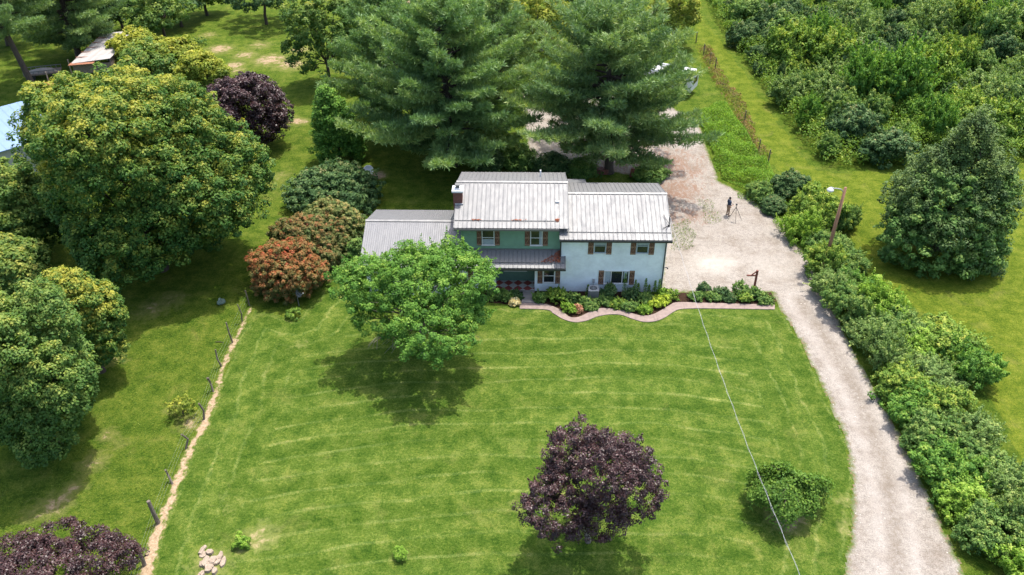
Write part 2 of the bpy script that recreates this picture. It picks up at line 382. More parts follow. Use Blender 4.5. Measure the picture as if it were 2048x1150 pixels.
LM['pale'] = leaf_mat('pale_leaf', [(0, (.045, .095, .025)), (.45, (.115, .185, .050)), (.8, (.21, .29, .09)), (1, (.36, .39, .13))], .3)
LM['redbrown'] = leaf_mat('red_brown_vine', [(0, (.05, .075, .02)), (.5, (.16, .12, .045)), (1, (.28, .10, .05))], .2)
LM['bluegreen'] = leaf_mat('blue_green_leaf', [(0, (.10, .18, .14)), (1, (.30, .42, .38))], .2)
LM['deadtwig'] = simple('dead_twig', (.27, .20, .17), .9, 0, .25, 8)
LM['clover'] = leaf_mat('clover', [(0, (.055, .10, .014)), (.6, (.095, .15, .02)), (1, (.22, .235, .05))], .3)

# ------------------------------------------------------------------ ground sheets
def inpoly(x, y, poly):
    poly = np.asarray(poly)[:, :2]; c = np.zeros(x.shape, bool); j = len(poly)-1
    for i in range(len(poly)):
        xi, yi = poly[i]; xj, yj = poly[j]
        if yi != yj: c ^= ((yi > y) != (yj > y)) & (x < (xj-xi)*(y-yi)/(yj-yi)+xi)
        j = i
    return c
def sdist(x, y, poly):
    poly = np.asarray(poly)[:, :2]; d = np.full(x.shape, 1e9)
    for i in range(len(poly)):
        a = poly[i]; b = poly[(i+1) % len(poly)]; e = b-a; L = e@e
        if L < 1e-9: continue
        t = np.clip(((x-a[0])*e[0]+(y-a[1])*e[1])/L, 0, 1)
        d = np.minimum(d, np.hypot(x-a[0]-t*e[0], y-a[1]-t*e[1]))
    return np.where(inpoly(x, y, poly), d, -d)
def nz(x, y, s, seed=0, o=6):
    r = np.random.RandomState(seed); v = 0*x
    for k in range(o):
        a = r.rand()*2*pi; f = s*(.6+r.rand()*1.6); v = v+np.sin(f*(x*cos(a)+y*sin(a))+r.rand()*7+1.3*np.sin(f*.6*(y*cos(a)-x*sin(a))+r.rand()*7))
    return v/o*1.6
def sheet(name, poly, z, cell, mat, edge=.2, fs=3.0, seed=0, attrs=None, kind='structure', keep=None):
    P = np.asarray(poly)[:, :2]; x0, y0 = P.min(0)-.5; x1, y1 = P.max(0)+.5
    nx = int((x1-x0)/cell)+1; ny = int((y1-y0)/cell)+1
    gx, gy = np.meshgrid(np.linspace(x0, x1, nx+1), np.linspace(y0, y1, ny+1))
    d = sdist(gx, gy, P)+edge*nz(gx, gy, fs, seed)+edge*.6*nz(gx, gy, fs*3.3, seed+1)
    dc = (d[:-1, :-1]+d[1:, 1:]+d[1:, :-1]+d[:-1, 1:])/4
    idx = np.arange((nx+1)*(ny+1)).reshape(ny+1, nx+1)
    F = np.stack([idx[:-1, :-1], idx[:-1, 1:], idx[1:, 1:], idx[1:, :-1]], -1)[dc > 0]
    used = np.unique(F); mp = np.zeros(idx.size, int); mp[used] = np.arange(len(used))
    X = gx.ravel()[used]; Y = gy.ravel()[used]
    V = np.stack([X, Y, np.full(len(X), z)], -1); A = {'edge': d.ravel()[used]}
    if attrs:
        for k, f in attrs.items(): A[k] = f(X, Y, d.ravel()[used])
    o = mesh_np(name, V, mp[F], mat, attr=A, domain='POINT')
    return tag(o, kind=kind)
def PX(l, z=0): return [G(a, b, z)[:2] for a, b in l]
def gauss(l):
    c = [(G(a, b)[:2], r, w_) for a, b, r, w_ in l]
    def f(x, y, d=None):
        v = 0*x
        for (p, r, w_) in c: v = np.maximum(v, w_*np.exp(-((x-p[0])**2+(y-p[1])**2)/(2*r*r)))
        return v
    return f

bare = gauss([(215, 870, .5, .62), (185, 925, .8, .6), (150, 975, .6, .6), (110, 1010, .9, .62), (240, 885, .5, .5), (70, 1025, .8, .5), (345, 815, .6, .5), (380, 845, .8, .6), (225, 720, .9, .5),
              (440, 98, 1.6, .7), (490, 110, 1.5, .62), (540, 120, 2.0, .68), (470, 130, 1.2, .7), (580, 128, 2, .66), (415, 70, 1.2, .55), (600, 100, 1.6, .6), (520, 90, 1.5, .55),
              (580, 242, 1.0, .7), (600, 243, .9, .7), (560, 245, .9, .62), (525, 275, 1.2, .5), (560, 352, .9, .5), (545, 370, .9, .45), (810, 6, 3, .9), (770, 3, 3, .8), (755, 350, .8, .8), (760, 352, .6, .8), (470, 140, 1.2, .6),
              (300, 620, 1.2, .5), (340, 600, 1.2, .5), (1700, 420, 2, .2)])
def ground():
    xs = np.concatenate([[-900, -300], np.arange(-100, 95.1, .4), [300, 900]]); ys = np.concatenate([[-300, -60], np.arange(8, 165.1, .4), [400, 1300]])
    gx, gy = np.meshgrid(xs, ys); nx, ny = len(xs)-1, len(ys)-1
    idx = np.arange(gx.size).reshape(ny+1, nx+1)
    F = np.stack([idx[:-1, :-1], idx[:-1, 1:], idx[1:, 1:], idx[1:, :-1]], -1).reshape(-1, 4)
    V = np.stack([gx.ravel(), gy.ravel(), 0*gx.ravel()], -1)
    tag(mesh_np('ground', V, F, M['ground'], attr={'bare': bare(gx.ravel(), gy.ravel())}, domain='POINT'), kind='structure')
ground()
lawn_poly = PX([(505, 620), (470, 690), (440, 780), (405, 860), (365, 940), (330, 1030), (300, 1100), (270, 1190), (250, 1300), (1660, 1300), (1690, 1150), (1702, 1050), (1705, 960), (1690, 880), (1650, 785), (1600, 680), (1556, 614), (1350, 600), (1040, 590), (700, 560), (720, 440), (690, 450), (655, 530), (625, 600), (590, 640), (540, 625)])
lb = gauss([(520, 1075, 1.0, .62), (480, 1100, .7, .5), (420, 1130, 1.2, .55), (800, 1110, .5, .5), (1575, 1035, 1.0, .8), (1690, 1000, .6, .5), (1700, 1060, .7, .6), (1145, 750, .9, .35), (1350, 640, 1, .3), (600, 690, .8, .4), (450, 1010, 1.2, .35), (1040, 1010, .8, .4)])
def stripe(x, y, d):
    e = np.clip((d-3.5)/2.5, 0, 1); s2 = y-.07*x+.006*(x+3)**2
    return np.where(d < 4.2, d, s2)
sheet('lawn', lawn_poly, .004, .25, M['lawn'], .12, 3, 3, {'stripe': stripe, 'bare': lb})
side_poly = PX([(1380, -20), (1390, 90), (1420, 150), (1470, 220), (1515, 290), (1560, 345), (1630, 400), (1700, 480), (1760, 560), (1860, 640), (1960, 740), (2010, 850), (2048, 960), (2100, 1150), (2130, 1300), (2600, 1300), (2500, 350), (2048, 335), (1800, 343), (1635, 345), (1600, 310), (1560, 250), (1500, 160), (1460, 110), (1425, 60), (1400, 30), (1400, -20)])
sheet('side_lawn', side_poly, .004, .4, M['side'], .3, 1.5, 5)
drive_poly = PX([(1395, 240), (1415, 300), (1438, 362), (1500, 395), (1565, 440), (1612, 510), (1655, 590), (1697, 680), (1742, 765), (1792, 855), (1838, 955), (1892, 1065), (1930, 1150), (1990, 1300), (1668, 1300), (1690, 1150), (1702, 1050), (1705, 960), (1690, 880), (1650, 785), (1600, 680), (1556, 612), (1545, 586), (1322, 586), (1325, 440), (1290, 355), (1180, 338), (1060, 330), (1040, 180), (1250, 170)])
needles = gauss([(1350, 380, 3.2, 1.0), (1365, 430, 2.6, .9), (1340, 330, 4, 1.0), (1410, 320, 3, .55), (1390, 370, 3, .7), (1240, 320, 5, .9), (1150, 300, 6, .6), (1340, 560, 1.2, .35), (1440, 440, 2.5, .3)])
fresh = gauss([(1425, 527, 1.0, 1.0), (1455, 524, .8, .8), (1400, 535, .7, .5), (1540, 540, 1.2, .4)])
wornl = PX([(1600, 600), (1660, 690), (1720, 800), (1765, 920), (1790, 1040), (1800, 1150), (1800, 1300)])
def worn(x, y, d):
    b = np.full(x.shape, 1e9)
    for a, c in zip(wornl[:-1], wornl[1:]):
        e = c-a; t = np.clip(((x-a[0])*e[0]+(y-a[1])*e[1])/(e@e), 0, 1); b = np.minimum(b, np.hypot(x-a[0]-t*e[0], y-a[1]-t*e[1]))
    return np.exp(-b*b/(2*.33**2))
def lane(x, y, d):
    b = np.sqrt(np.maximum(-2*.33**2*np.log(np.maximum(worn(x, y, d), 1e-12)), 0)); return np.exp(-(b-.82)**2/(2*.24**2))
sheet('driveway', drive_poly, .010, .14, M['gravel'], .09, 2.2, 9, {'needles': needles, 'fresh': fresh, 'worn': worn, 'lane': lane})
def strip_poly(l, hw):
    L = [G(a, b)[:2] for a, b in l]; left = []; right = []
    for i, p in enumerate(L):
        d = L[min(i+1, len(L)-1)]-L[max(i-1, 0)]; d /= np.linalg.norm(d); n_ = np.array([-d[1], d[0]])
        h = hw[i] if hasattr(hw, '__len__') else hw
        left.append(p+n_*h); right.append(p-n_*h)
    return left+right[::-1]
sheet('dirt_strip', strip_poly([(504, 612), (490, 640), (470, 680), (448, 730), (440, 760), (425, 810), (407, 850), (385, 890), (367, 930), (348, 985), (328, 1030), (312, 1080), (296, 1130), (275, 1200), (250, 1290)],
      [.1, .2, .24, .24, .22, .26, .36, .26, .28, .30, .33, .36, .42, .45, .45]), .012, .07, M['dirt'], .13, 5, 12)

def stones():
    r = np.random.RandomState(77); P = np.array(drive_poly); a, b_ = P.min(0), P.max(0); q = a+r.rand(5200, 2)*(b_-a); d = sdist(q[:, 0], q[:, 1], P)
    q = q[(d > .1) & (r.rand(len(q)) < np.where(d < .5, 1, .35))]; n = len(q); s_ = .02+.03*r.rand(n)**3; c = np.c_[q, np.full(n, .012)]
    off = np.array([[1, 0, 0], [0, 1, 0], [-1, 0, 0], [0, -1, 0], [0, 0, .8]]); an = r.rand(n)*6
    V = np.stack([c+np.c_[(o[0]*np.cos(an)-o[1]*np.sin(an)), (o[0]*np.sin(an)+o[1]*np.cos(an)), np.full(n, o[2])]*s_[:, None] for o in off], 1).reshape(-1, 3)
    F = np.concatenate([np.arange(n)[:, None]*5+np.array(f) for f in ((0, 1, 4), (1, 2, 4), (2, 3, 4), (3, 0, 4))])
    tag(mesh_np('loose_stones', V, F, M['paver2']), 'pale loose stones scattered over the gravel drive', 'stones', kind='stuff')
M['paver2'] = simple('loose_stone', (.42, .38, .34), .9, 0, .5, 9, .1)
stones()

# planting bed and the wavy pink path
def Z4(x, y): return (980+x/3.531, 560+y/3.531)
outer = [Z4(*p) for p in [(210, 205), (400, 212), (450, 240), (520, 280), (600, 300), (680, 290), (760, 260), (850, 245), (930, 250), (1000, 275), (1080, 297), (1160, 295), (1230, 270), (1300, 225), (1350, 208), (1480, 203), (1750, 206), (2010, 210)]]
inner = [Z4(*p) for p in [(210, 163), (345, 165), (420, 180), (500, 215), (560, 262), (620, 265), (680, 240), (760, 205), (840, 203), (940, 210), (1010, 240), (1080, 255), (1150, 245), (1210, 215), (1270, 180), (1330, 160), (1560, 165), (2010, 178)]]
def smooth(l, n=6):
    l = [np.array(p, float) for p in l]; out = []
    for i in range(len(l)-1):
        p0, p1, p2, p3 = l[max(i-1, 0)], l[i], l[i+1], l[min(i+2, len(l)-1)]
        for k in range(n):
            t = k/n; out.append(.5*((2*p1)+(-p0+p2)*t+(2*p0-5*p1+4*p2-p3)*t*t+(-p0+3*p1-3*p2+p3)*t**3))
    return out+[l[-1]]
bed_poly = PX([Z4(*p) for p in [(-40, 60), (228, 75), (228, 158), (310, 158), (330, 70), (1225, 85), (2000, 60), (2030, 130)]]+inner[::-1][:-1]+[Z4(150, 175), Z4(-40, 155)])
sheet('planting_bed', bed_poly, .008, .1, M['mulch'], .05, 4, 21)
def path():
    O = [G(*p) for p in smooth(outer)]; I = [G(*p) for p in smooth(inner)]
    O = np.array(O)[:, :2]; I = np.array(I)[:, :2]; n = 46
    def res(L, n):
        d = np.r_[0, np.cumsum(np.hypot(*np.diff(L, axis=0).T))]; t = np.linspace(0, d[-1], n+1)
        return np.stack([np.interp(t, d, L[:, 0]), np.interp(t, d, L[:, 1])], -1)
    sub = 5; O = res(O, n*sub); I = res(I, n*sub); b = MB(); z0, z1 = -.02, .05
    joint = {7, 13, 19, 25, 31, 36, 41}
    for k in range(n):
        a, c = k*sub, (k+1)*sub
        for j in range(a, c):
            e0 = .10 if (j == a and k in joint) else 0
            o0, o1, i0, i1 = O[j]*(1-e0)+O[j+1]*e0, O[j+1], I[j]*(1-e0)+I[j+1]*e0, I[j+1]
            b.add([(*o0, z0), (*o1, z0), (*i1, z0), (*i0, z0), (*o0, z1), (*o1, z1), (*i1, z1), (*i0, z1)],
                  [(4, 5, 6, 7), (0, 1, 5, 4), (2, 3, 7, 6)] + ([(3, 0, 4, 7)] if e0 or j == 0 else []))
    tag(b.build('garden_path', M['paver']), kind='structure')
path()

# ------------------------------------------------------------------ foliage
def unit(a): return a/np.maximum(np.linalg.norm(a, axis=-1, keepdims=True), 1e-9)
def leafgeo(P, Nn, size, r, aspect=.62):
    n = len(P); t = unit(np.cross(Nn, r.normal(size=(n, 3)))); bb = np.cross(Nn, t)
    L = size*(.7+.6*r.rand(n))[:, None]; W = L*aspect
    fold = Nn*L*.16
    V = np.stack([P-t*L*.5, P+bb*W*.5+fold, P+t*L*.5, P-bb*W*.5+fold], 1).reshape(-1, 3)
    return V, np.arange(4*n).reshape(n, 4)
def crown_pts(r, rx, ry, rz, nclump, per, cr, rough=.2, bottom=-.45, inner=.3, lobes=2.4, flat=.75, shell=(.86, 1.0), top=0.25, droop=0, shoots=0, sl=.35, tip=.16, taper=0, multi=0):
    d = unit(r.normal(size=(nclump*3, 3))); d = d[d[:, 2] > bottom][:nclump]; nclump = len(d)
    w_ = r.normal(size=(5, 3))*lobes; ph = r.rand(5)*7
    rad = 1+rough*np.sin(d@w_.T+ph).mean(1)*1.6+rough*.35*r.normal(size=nclump)
    s = shell[0]+(shell[1]-shell[0])*r.rand(nclump); inn = r.rand(nclump) < inner; s[inn] *= .55+.35*r.rand(inn.sum())
    C = d*np.array([rx, ry, rz])*(rad*s)[:, None]
    C[:, 2] -= droop*(np.hypot(C[:, 0], C[:, 1])/max(rx, ry))**2
    if multi:
        ld = unit(r.normal(size=(multi*4, 3))); ld = ld[ld[:, 2] > bottom*.75]; keep = []
        for v_ in ld:                                    # spread the lobes out
            if all(v_@k_ < .80 for k_ in keep): keep.append(v_)
        Lc = np.array(keep[:multi]); Lc = Lc*(.44+.32*r.rand(len(Lc), 1)); Lr = .28+.20*r.rand(len(Lc)); Lc = np.r_[Lc, [[0, 0, 0]]]; Lr = np.r_[Lr, .66]
        pr = Lr**2/(Lr**2).sum(); li = r.choice(len(Lc), nclump, p=pr); d = unit(d+.35*unit(Lc[li]+1e-6)*(li < len(Lc)-1)[:, None])
        n_ = Lc[li]+d*(Lr[li]*(1+rough*.5*r.normal(size=nclump)))[:, None]
        dd_ = np.linalg.norm(n_[:, None, :]-Lc[None], axis=2)/Lr[None]; ins = (dd_ < .78).any(1) & (r.rand(nclump) > .25)
        C = n_*np.array([rx, ry, rz])*1.04; C = C[~ins]; d = d[~ins]; nclump = len(C)
    if taper: C[:, :2] *= (1-taper*np.clip(C[:, 2:3]/rz*.5+.35, 0, 1))*1.12
    crr = cr*(.65+.7*r.rand(nclump)); ct = r.rand(nclump)
    q = unit(r.normal(size=(nclump, per, 3))+.55*d[:, None, :]+np.array([0, 0, .35]))
    off = q*(crr[:, None]*(.55+.45*r.rand(nclump, per)))[:, :, None]*np.array([1, 1, flat])
    P = (C[:, None, :]+off).reshape(-1, 3)
    Nn = unit(q.reshape(-1, 3)*.65+np.array([0, 0, .6])+r.normal(size=(nclump*per, 3))*.36)
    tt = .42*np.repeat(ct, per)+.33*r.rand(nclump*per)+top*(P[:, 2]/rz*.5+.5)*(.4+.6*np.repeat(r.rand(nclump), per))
    tt = tt+tip*(q.reshape(-1, 3)[:, 2]-.35)  # tint lightens with crown height and toward the upper side of each clump
    if shoots:
        k = r.choice(nclump, min(shoots, nclump), replace=False); sd = unit(d[k]*.8+np.array([0, 0, .55])+r.normal(size=(len(k), 3))*.35)
        L = sl*max(rx, ry)*(.4+.8*r.rand(len(k))); m = 34; t = r.rand(len(k), m)
        SP = C[k][:, None, :]+sd[:, None, :]*(t*L[:, None])[:, :, None]+r.normal(size=(len(k), m, 3))*(cr*.32)*(1.1-t)[:, :, None]
        P = np.r_[P, SP.reshape(-1, 3)]; Nn = np.r_[Nn, unit(r.normal(size=(len(k)*m, 3))*.6+[0, 0, .6])]
        tt = np.r_[tt, np.repeat(.25+.5*r.rand(len(k)), m)+.3*r.rand(len(k)*m)]
    return P, Nn, np.clip(tt, 0, 1), C
def limbs(mb, base, C, r, r0, nl, zfork, drop=None):
    """trunk from base to fork, nl limbs reaching clump centres"""
    base = np.array(base, float); top = np.array([C[:, 0].mean()*.6, C[:, 1].mean()*.6, zfork])
    mid = (base+top)/2+r.normal(size=3)*[.12, .12, 0]
    mb.tube([base-[0, 0, .2], base+[0, 0, .15], mid, top], [r0*1.5, r0*1.12, r0*.95, r0*.8], 9)
    for i in r.choice(len(C), min(nl, len(C)), replace=False):
        e = C[i]; v = e-top; m1 = top+v*.35+np.array([0, 0, .12*np.linalg.norm(v)])*r.rand()+r.normal(size=3)*.08*np.linalg.norm(v)*.5
        m2 = top+v*.7+r.normal(size=3)*.06*np.linalg.norm(v)
        mb.tube([top-[0, 0, .2*r.rand()], m1, m2, e], [r0*.42, r0*.27, r0*.14, r0*.04], 5, False)
def leaf_tree(name, label, cat, loc, R, leafm, nclump, per, cr, size, trunk=.25, seed=1, group=None, bark='bark', zc=None, nl=14, parts=True, rz_rot=0, twigs=0, rz=None, **kw):
    """R = (rx, ry, rz); zc = height of crown centre"""
    r = np.random.RandomState(seed); root = empty(name, loc, rz_rot, label, cat, group)
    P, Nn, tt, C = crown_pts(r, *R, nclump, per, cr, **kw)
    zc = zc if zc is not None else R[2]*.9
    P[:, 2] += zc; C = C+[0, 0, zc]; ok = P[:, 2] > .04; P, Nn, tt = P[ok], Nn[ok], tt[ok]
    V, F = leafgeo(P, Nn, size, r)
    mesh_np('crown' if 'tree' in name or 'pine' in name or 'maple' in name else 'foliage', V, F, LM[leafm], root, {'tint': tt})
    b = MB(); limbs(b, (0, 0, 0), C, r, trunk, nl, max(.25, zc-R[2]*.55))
    if twigs:
        low = C[np.argsort(C[:, 2])[:twigs*3]]
        for e in low[r.choice(len(low), twigs, replace=False)]:
            for k in range(5):
                dd = unit(e*[1, 1, 0]+r.normal(size=3)*1.5)
                b.tube([np.array([0, 0, max(.25, zc-R[2]*.55)]), e*.9+[0, 0, .1], e+dd*.5, e+dd*1.0+r.normal(size=3)*.2-[0, 0, .25]], [.05, .035, .02, .008], 4, False)
    b.build('trunk' if zc > 1.5 else 'stem', M[bark], root, smooth=True)
    return root
def from_px(cx, cy, hw, hh, clear=0.0, squash=1.0, sink=.85):
    """crown bbox in the photo -> (ground xy, rx, rz, zc); the crown's bottom clears the ground by `clear`"""
    zc = 2.0
    for _ in range(12):
        P = G(cx, cy, zc); dp = depth(P); Rr = hw*dp/FPX
        dv = P-np.array([0, 0, CAMH]); el = math.asin(-dv[2]/np.linalg.norm(dv))
        H = hh*dp/FPX; q_ = H*H-(Rr*squash*sin(el))**2
        rz = sqrt(max(q_, (.35*H)**2))/cos(el); zc = clear+rz*sink
    return P, Rr, Rr*squash, rz, zc

# --- big maple on the left
P, rx, ry, rz, zc = from_px(276, 370, 212, 214, .6, .92)
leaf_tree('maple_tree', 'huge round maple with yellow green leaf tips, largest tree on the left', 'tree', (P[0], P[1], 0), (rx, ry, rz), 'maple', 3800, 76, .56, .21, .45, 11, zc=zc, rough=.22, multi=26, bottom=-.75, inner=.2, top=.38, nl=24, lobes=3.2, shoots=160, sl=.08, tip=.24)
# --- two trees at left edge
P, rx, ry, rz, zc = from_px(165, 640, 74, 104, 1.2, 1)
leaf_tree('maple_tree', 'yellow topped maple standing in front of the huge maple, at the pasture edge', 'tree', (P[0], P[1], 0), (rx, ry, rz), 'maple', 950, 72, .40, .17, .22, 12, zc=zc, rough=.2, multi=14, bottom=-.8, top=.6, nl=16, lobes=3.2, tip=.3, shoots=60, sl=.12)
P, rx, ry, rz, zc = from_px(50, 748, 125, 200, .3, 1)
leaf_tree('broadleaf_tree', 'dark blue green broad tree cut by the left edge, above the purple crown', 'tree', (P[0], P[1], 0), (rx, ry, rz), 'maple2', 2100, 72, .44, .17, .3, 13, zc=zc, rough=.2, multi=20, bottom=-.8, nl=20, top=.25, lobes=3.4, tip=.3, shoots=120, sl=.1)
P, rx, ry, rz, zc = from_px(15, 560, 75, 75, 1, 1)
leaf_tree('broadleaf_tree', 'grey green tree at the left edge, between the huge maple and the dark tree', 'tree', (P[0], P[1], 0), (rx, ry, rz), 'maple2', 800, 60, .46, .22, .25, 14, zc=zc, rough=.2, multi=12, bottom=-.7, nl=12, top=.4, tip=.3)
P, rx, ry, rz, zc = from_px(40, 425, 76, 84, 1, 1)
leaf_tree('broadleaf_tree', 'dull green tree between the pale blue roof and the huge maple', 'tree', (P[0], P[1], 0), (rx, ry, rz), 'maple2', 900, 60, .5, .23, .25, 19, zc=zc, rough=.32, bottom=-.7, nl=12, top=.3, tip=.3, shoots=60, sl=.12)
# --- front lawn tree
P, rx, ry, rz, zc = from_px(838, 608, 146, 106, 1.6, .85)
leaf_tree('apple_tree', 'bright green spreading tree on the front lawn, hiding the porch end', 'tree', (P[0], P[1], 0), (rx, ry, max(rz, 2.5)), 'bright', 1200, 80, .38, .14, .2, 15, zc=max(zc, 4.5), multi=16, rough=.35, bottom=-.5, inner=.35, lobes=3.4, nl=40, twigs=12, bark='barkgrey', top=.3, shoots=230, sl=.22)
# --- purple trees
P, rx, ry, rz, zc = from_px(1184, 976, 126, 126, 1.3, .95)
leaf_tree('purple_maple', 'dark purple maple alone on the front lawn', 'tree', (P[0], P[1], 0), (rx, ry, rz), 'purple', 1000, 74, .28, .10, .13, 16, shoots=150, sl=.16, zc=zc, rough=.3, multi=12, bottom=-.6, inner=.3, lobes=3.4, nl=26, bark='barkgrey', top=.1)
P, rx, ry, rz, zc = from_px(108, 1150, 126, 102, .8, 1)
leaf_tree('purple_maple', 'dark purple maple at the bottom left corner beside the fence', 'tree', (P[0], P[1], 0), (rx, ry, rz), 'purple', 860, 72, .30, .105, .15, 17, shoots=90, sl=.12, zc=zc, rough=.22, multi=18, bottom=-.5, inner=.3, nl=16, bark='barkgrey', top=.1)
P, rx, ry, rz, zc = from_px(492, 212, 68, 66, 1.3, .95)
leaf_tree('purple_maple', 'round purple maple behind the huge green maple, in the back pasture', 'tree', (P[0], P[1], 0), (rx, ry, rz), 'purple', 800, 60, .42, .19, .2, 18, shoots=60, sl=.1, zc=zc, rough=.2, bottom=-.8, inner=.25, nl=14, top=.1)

# --- weeping mulberry (drooping strands)
def weeping(cx, cy, hw, hh):
    r = np.random.RandomState(21); P, rx, ry, rz, zc = from_px(cx, cy, hw, hh, .1, .85)
    root = empty('weeping_tree', (P[0]+.1, P[1], 0), 0, 'low weeping tree with drooping branches on the lawn beside the drive', 'tree')
    top = 2.45; Ps = []; Ns = []; tt = []; b = MB(); b.tube([(0, 0, -.2), (.05, 0, 1), (0, .05, top-.35)], [.13, .09, .08], 8)
    for k in range(620):
        a = r.rand()*2*pi; out = (.25+.75*r.rand()**.6)*(.66+.30*abs(sin(a*1.5+1))+.24*sin(a*4+.5)*sin(a*2.3)); e = np.array([cos(a)*rx*out, sin(a)*ry*out, 0])
        h0 = top-.35+.35*r.rand()+.35*sin(a*3+2)-.35*out**2; drop = (.25+.75*r.rand())*(h0-.25)*out
        pts = [np.array([0, 0, top-.4]), e*.45+[0, 0, h0], e*.85+[0, 0, h0-.1], e+[0, 0, h0-.45*drop], e*1.02+[0, 0, h0-drop]]
        if k % 5 == 0: b.tube(pts, [.035, .025, .018, .01, .005], 4, False)
        n = 44; t = (.22+.78*r.rand(n))*4; i = np.minimum(t.astype(int), 3); f = (t-i)[:, None]; A = np.array(pts)
        q = A[i]*(1-f)+A[i+1]*f+r.normal(size=(n, 3))*[.11, .11, .05]
        Ps.append(q); Ns.append(unit(e*.35+r.normal(size=(n, 3))*.35+[0, 0, .6])); tt.append(np.clip(.3*r.rand()+.5*r.rand(n), 0, 1))
    Ps = np.concatenate(Ps); ok = Ps[:, 2] > .05
    V, F = leafgeo(Ps[ok], np.concatenate(Ns)[ok], .15, r)
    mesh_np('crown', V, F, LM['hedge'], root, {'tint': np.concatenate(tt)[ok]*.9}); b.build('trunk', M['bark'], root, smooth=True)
weeping(1575, 985, 84, 64)

# --- shrubs beside the garage
def shrub(name, label, cx, cy, hw, hh, lm, n, per, cr, size, seed, tintf=None, sq=1.0, group=None, cat='shrub', squash=1.0, **kw):
    P, rx, ry, rz, zc = from_px(cx, cy, hw, hh, 0, squash, .55)
    kw.setdefault('bottom', -.5)
    o = leaf_tree(name, label, cat, (P[0], P[1], 0), (rx, ry, rz), lm, n, per, cr, size, .05, seed, group, zc=zc, nl=kw.pop('nl', 8), **kw)
    return o
shrub('orange_shrub', 'rounded shrub turning orange red, nearest the fence end, dish in front', 576, 542, 70, 66, 'burning', 900, 46, .22, .15, 31, rough=.2, shell=(.86, 1.0), inner=.15, top=.35, flat=.9, shoots=130, sl=.12)
shrub('orange_shrub', 'half green half orange shrub joined behind the red orange one', 620, 492, 68, 60, 'burning2', 800, 46, .22, .15, 37, rough=.2, shell=(.86, 1.0), inner=.15, top=.3, flat=.9, shoots=120, sl=.12)
shrub('orange_shrub', 'small orange green shrub on the garage side of the orange row', 636, 520, 46, 40, 'burning2', 420, 46, .22, .15, 38, rough=.25, inner=.15, top=.3, flat=.9, shoots=80, sl=.14)
shrub('orange_shrub', 'yellowish orange shrub on the pasture side of the orange row', 594, 476, 44, 38, 'burning2', 420, 46, .22, .15, 39, rough=.25, inner=.15, top=.3, flat=.9, shoots=80, sl=.14)
shrub('olive_shrub', 'olive green shrub with yellowish tips against the dark shrub', 664, 452, 58, 48, 'viburnum', 700, 46, .24, .15, 32, rough=.2, inner=.15, top=.3, shoots=110, sl=.12)
shrub('dark_shrub', 'broad dark green shrub with bare twigs on top, beside the white dish', 668, 385, 76, 52, 'dark', 820, 50, .32, .17, 33, rough=.26, inner=.2, top=.3, twigs=7, bark='barkgrey', shoots=150, sl=.16)
shrub('green_shrub', 'small dark green bush against the left end of the garage', 712, 505, 17, 26, 'mid', 130, 60, .3, .15, 34, rough=.15)
shrub('green_shrub', 'loose leafy bush at the front left corner of the garage', 700, 545, 22, 16, 'mid', 110, 50, .3, .15, 35, rough=.2)
P, rx, ry, rz, zc = from_px(672, 255, 48, 78, .3, .9)
leaf_tree('slender_tree', 'slim bright green pointed tree behind the dark shrub, left of the pines', 'tree', (P[0], P[1], 0), (rx, ry, rz), 'bright', 620, 55, .4, .19, .14, 36, taper=.7, shoots=120, sl=.25, zc=zc, rough=.3, bottom=-.8, nl=14, top=.3)

for i, (cx, cy, hw, hh, lm, lab) in enumerate([(1040, 318, 30, 26, 'mid', 'green bush under the pines behind the house vent pipe'), (1105, 332, 32, 22, 'dark', 'low dark bush behind the house between the two pines'), (1165, 338, 26, 18, 'mid', 'low green bush left of the brick stack behind the house'),
      (1300, 345, 30, 18, 'mid', 'low green bush behind the right wing at the gravel edge'), (980, 325, 26, 24, 'dark', 'dark bush behind the house near the left pine trunk'), (1000, 290, 40, 34, 'mid', 'bushy green growth under the pines farther back')]):
    shrub('green_shrub', lab, cx, cy, hw, hh, lm, 150, 60, .4, .18, 320+i, rough=.3)
# --- background broadleaf trees
BG = [
 # cx, cy, hw, hh, palette, label, clear, seed
 (278, 98, 58, 36, 'yellow', 'yellow green thin crowned tree right of the old shed', 1.5, 41),
 (350, 118, 55, 42, 'yellow', 'yellow green tree with bare branches above the huge maple', 1.5, 42),
 (410, 150, 45, 50, 'yellow', 'patchy yellow green tree touching the back purple maple', 1.5, 43),
 (300, 135, 60, 45, 'maple2', 'dull green tree poking up behind the huge maple crown', 1.5, 44),
 (318, 22, 52, 50, 'maple2', 'small open tree with dark trunk at the pasture top left', 2.0, 45),
 (235, 18, 60, 42, 'dark', 'dark dense tree behind the shed at the top left', 1, 46),
 (352, 4, 46, 34, 'dark', 'dark tree at the top edge right of the small open tree', 1.4, 57),
 (170, 8, 62, 46, 'mid', 'green tree at the top edge between the two top left pines', 1, 58),
 (405, -14, 40, 26, 'maple2', 'tree with round crown at the top edge over a patch of shade', 1.6, 47),
 (523, -12, 72, 42, 'dark', 'dark round tree at the top edge casting shade on the back pasture', 1.8, 48),
 (648, 72, 74, 98, 'maple2', 'tall dark green tree left of the pines', 1.0, 49),
 (740, 20, 70, 70, 'maple2', 'green tree behind the left pine near the top edge', 1.0, 50),
 (1083, 40, 62, 55, 'yellow', 'yellow green tree between the two pines', 1.0, 51),
 (985, -15, 40, 42, 'dark', 'dark tree with bare trunk at the top edge between the pines', 2.4, 52),
 (1350, 25, 45, 55, 'yellow', 'yellow green tree behind the right pine at the top edge', 1.0, 53),
 (1180, -25, 90, 45, 'dark', 'dark tree behind the right pine at the top edge', 1.0, 54),
 (900, -30, 90, 45, 'mid', 'green tree behind the left pine at the top edge', 1.0, 55),
]
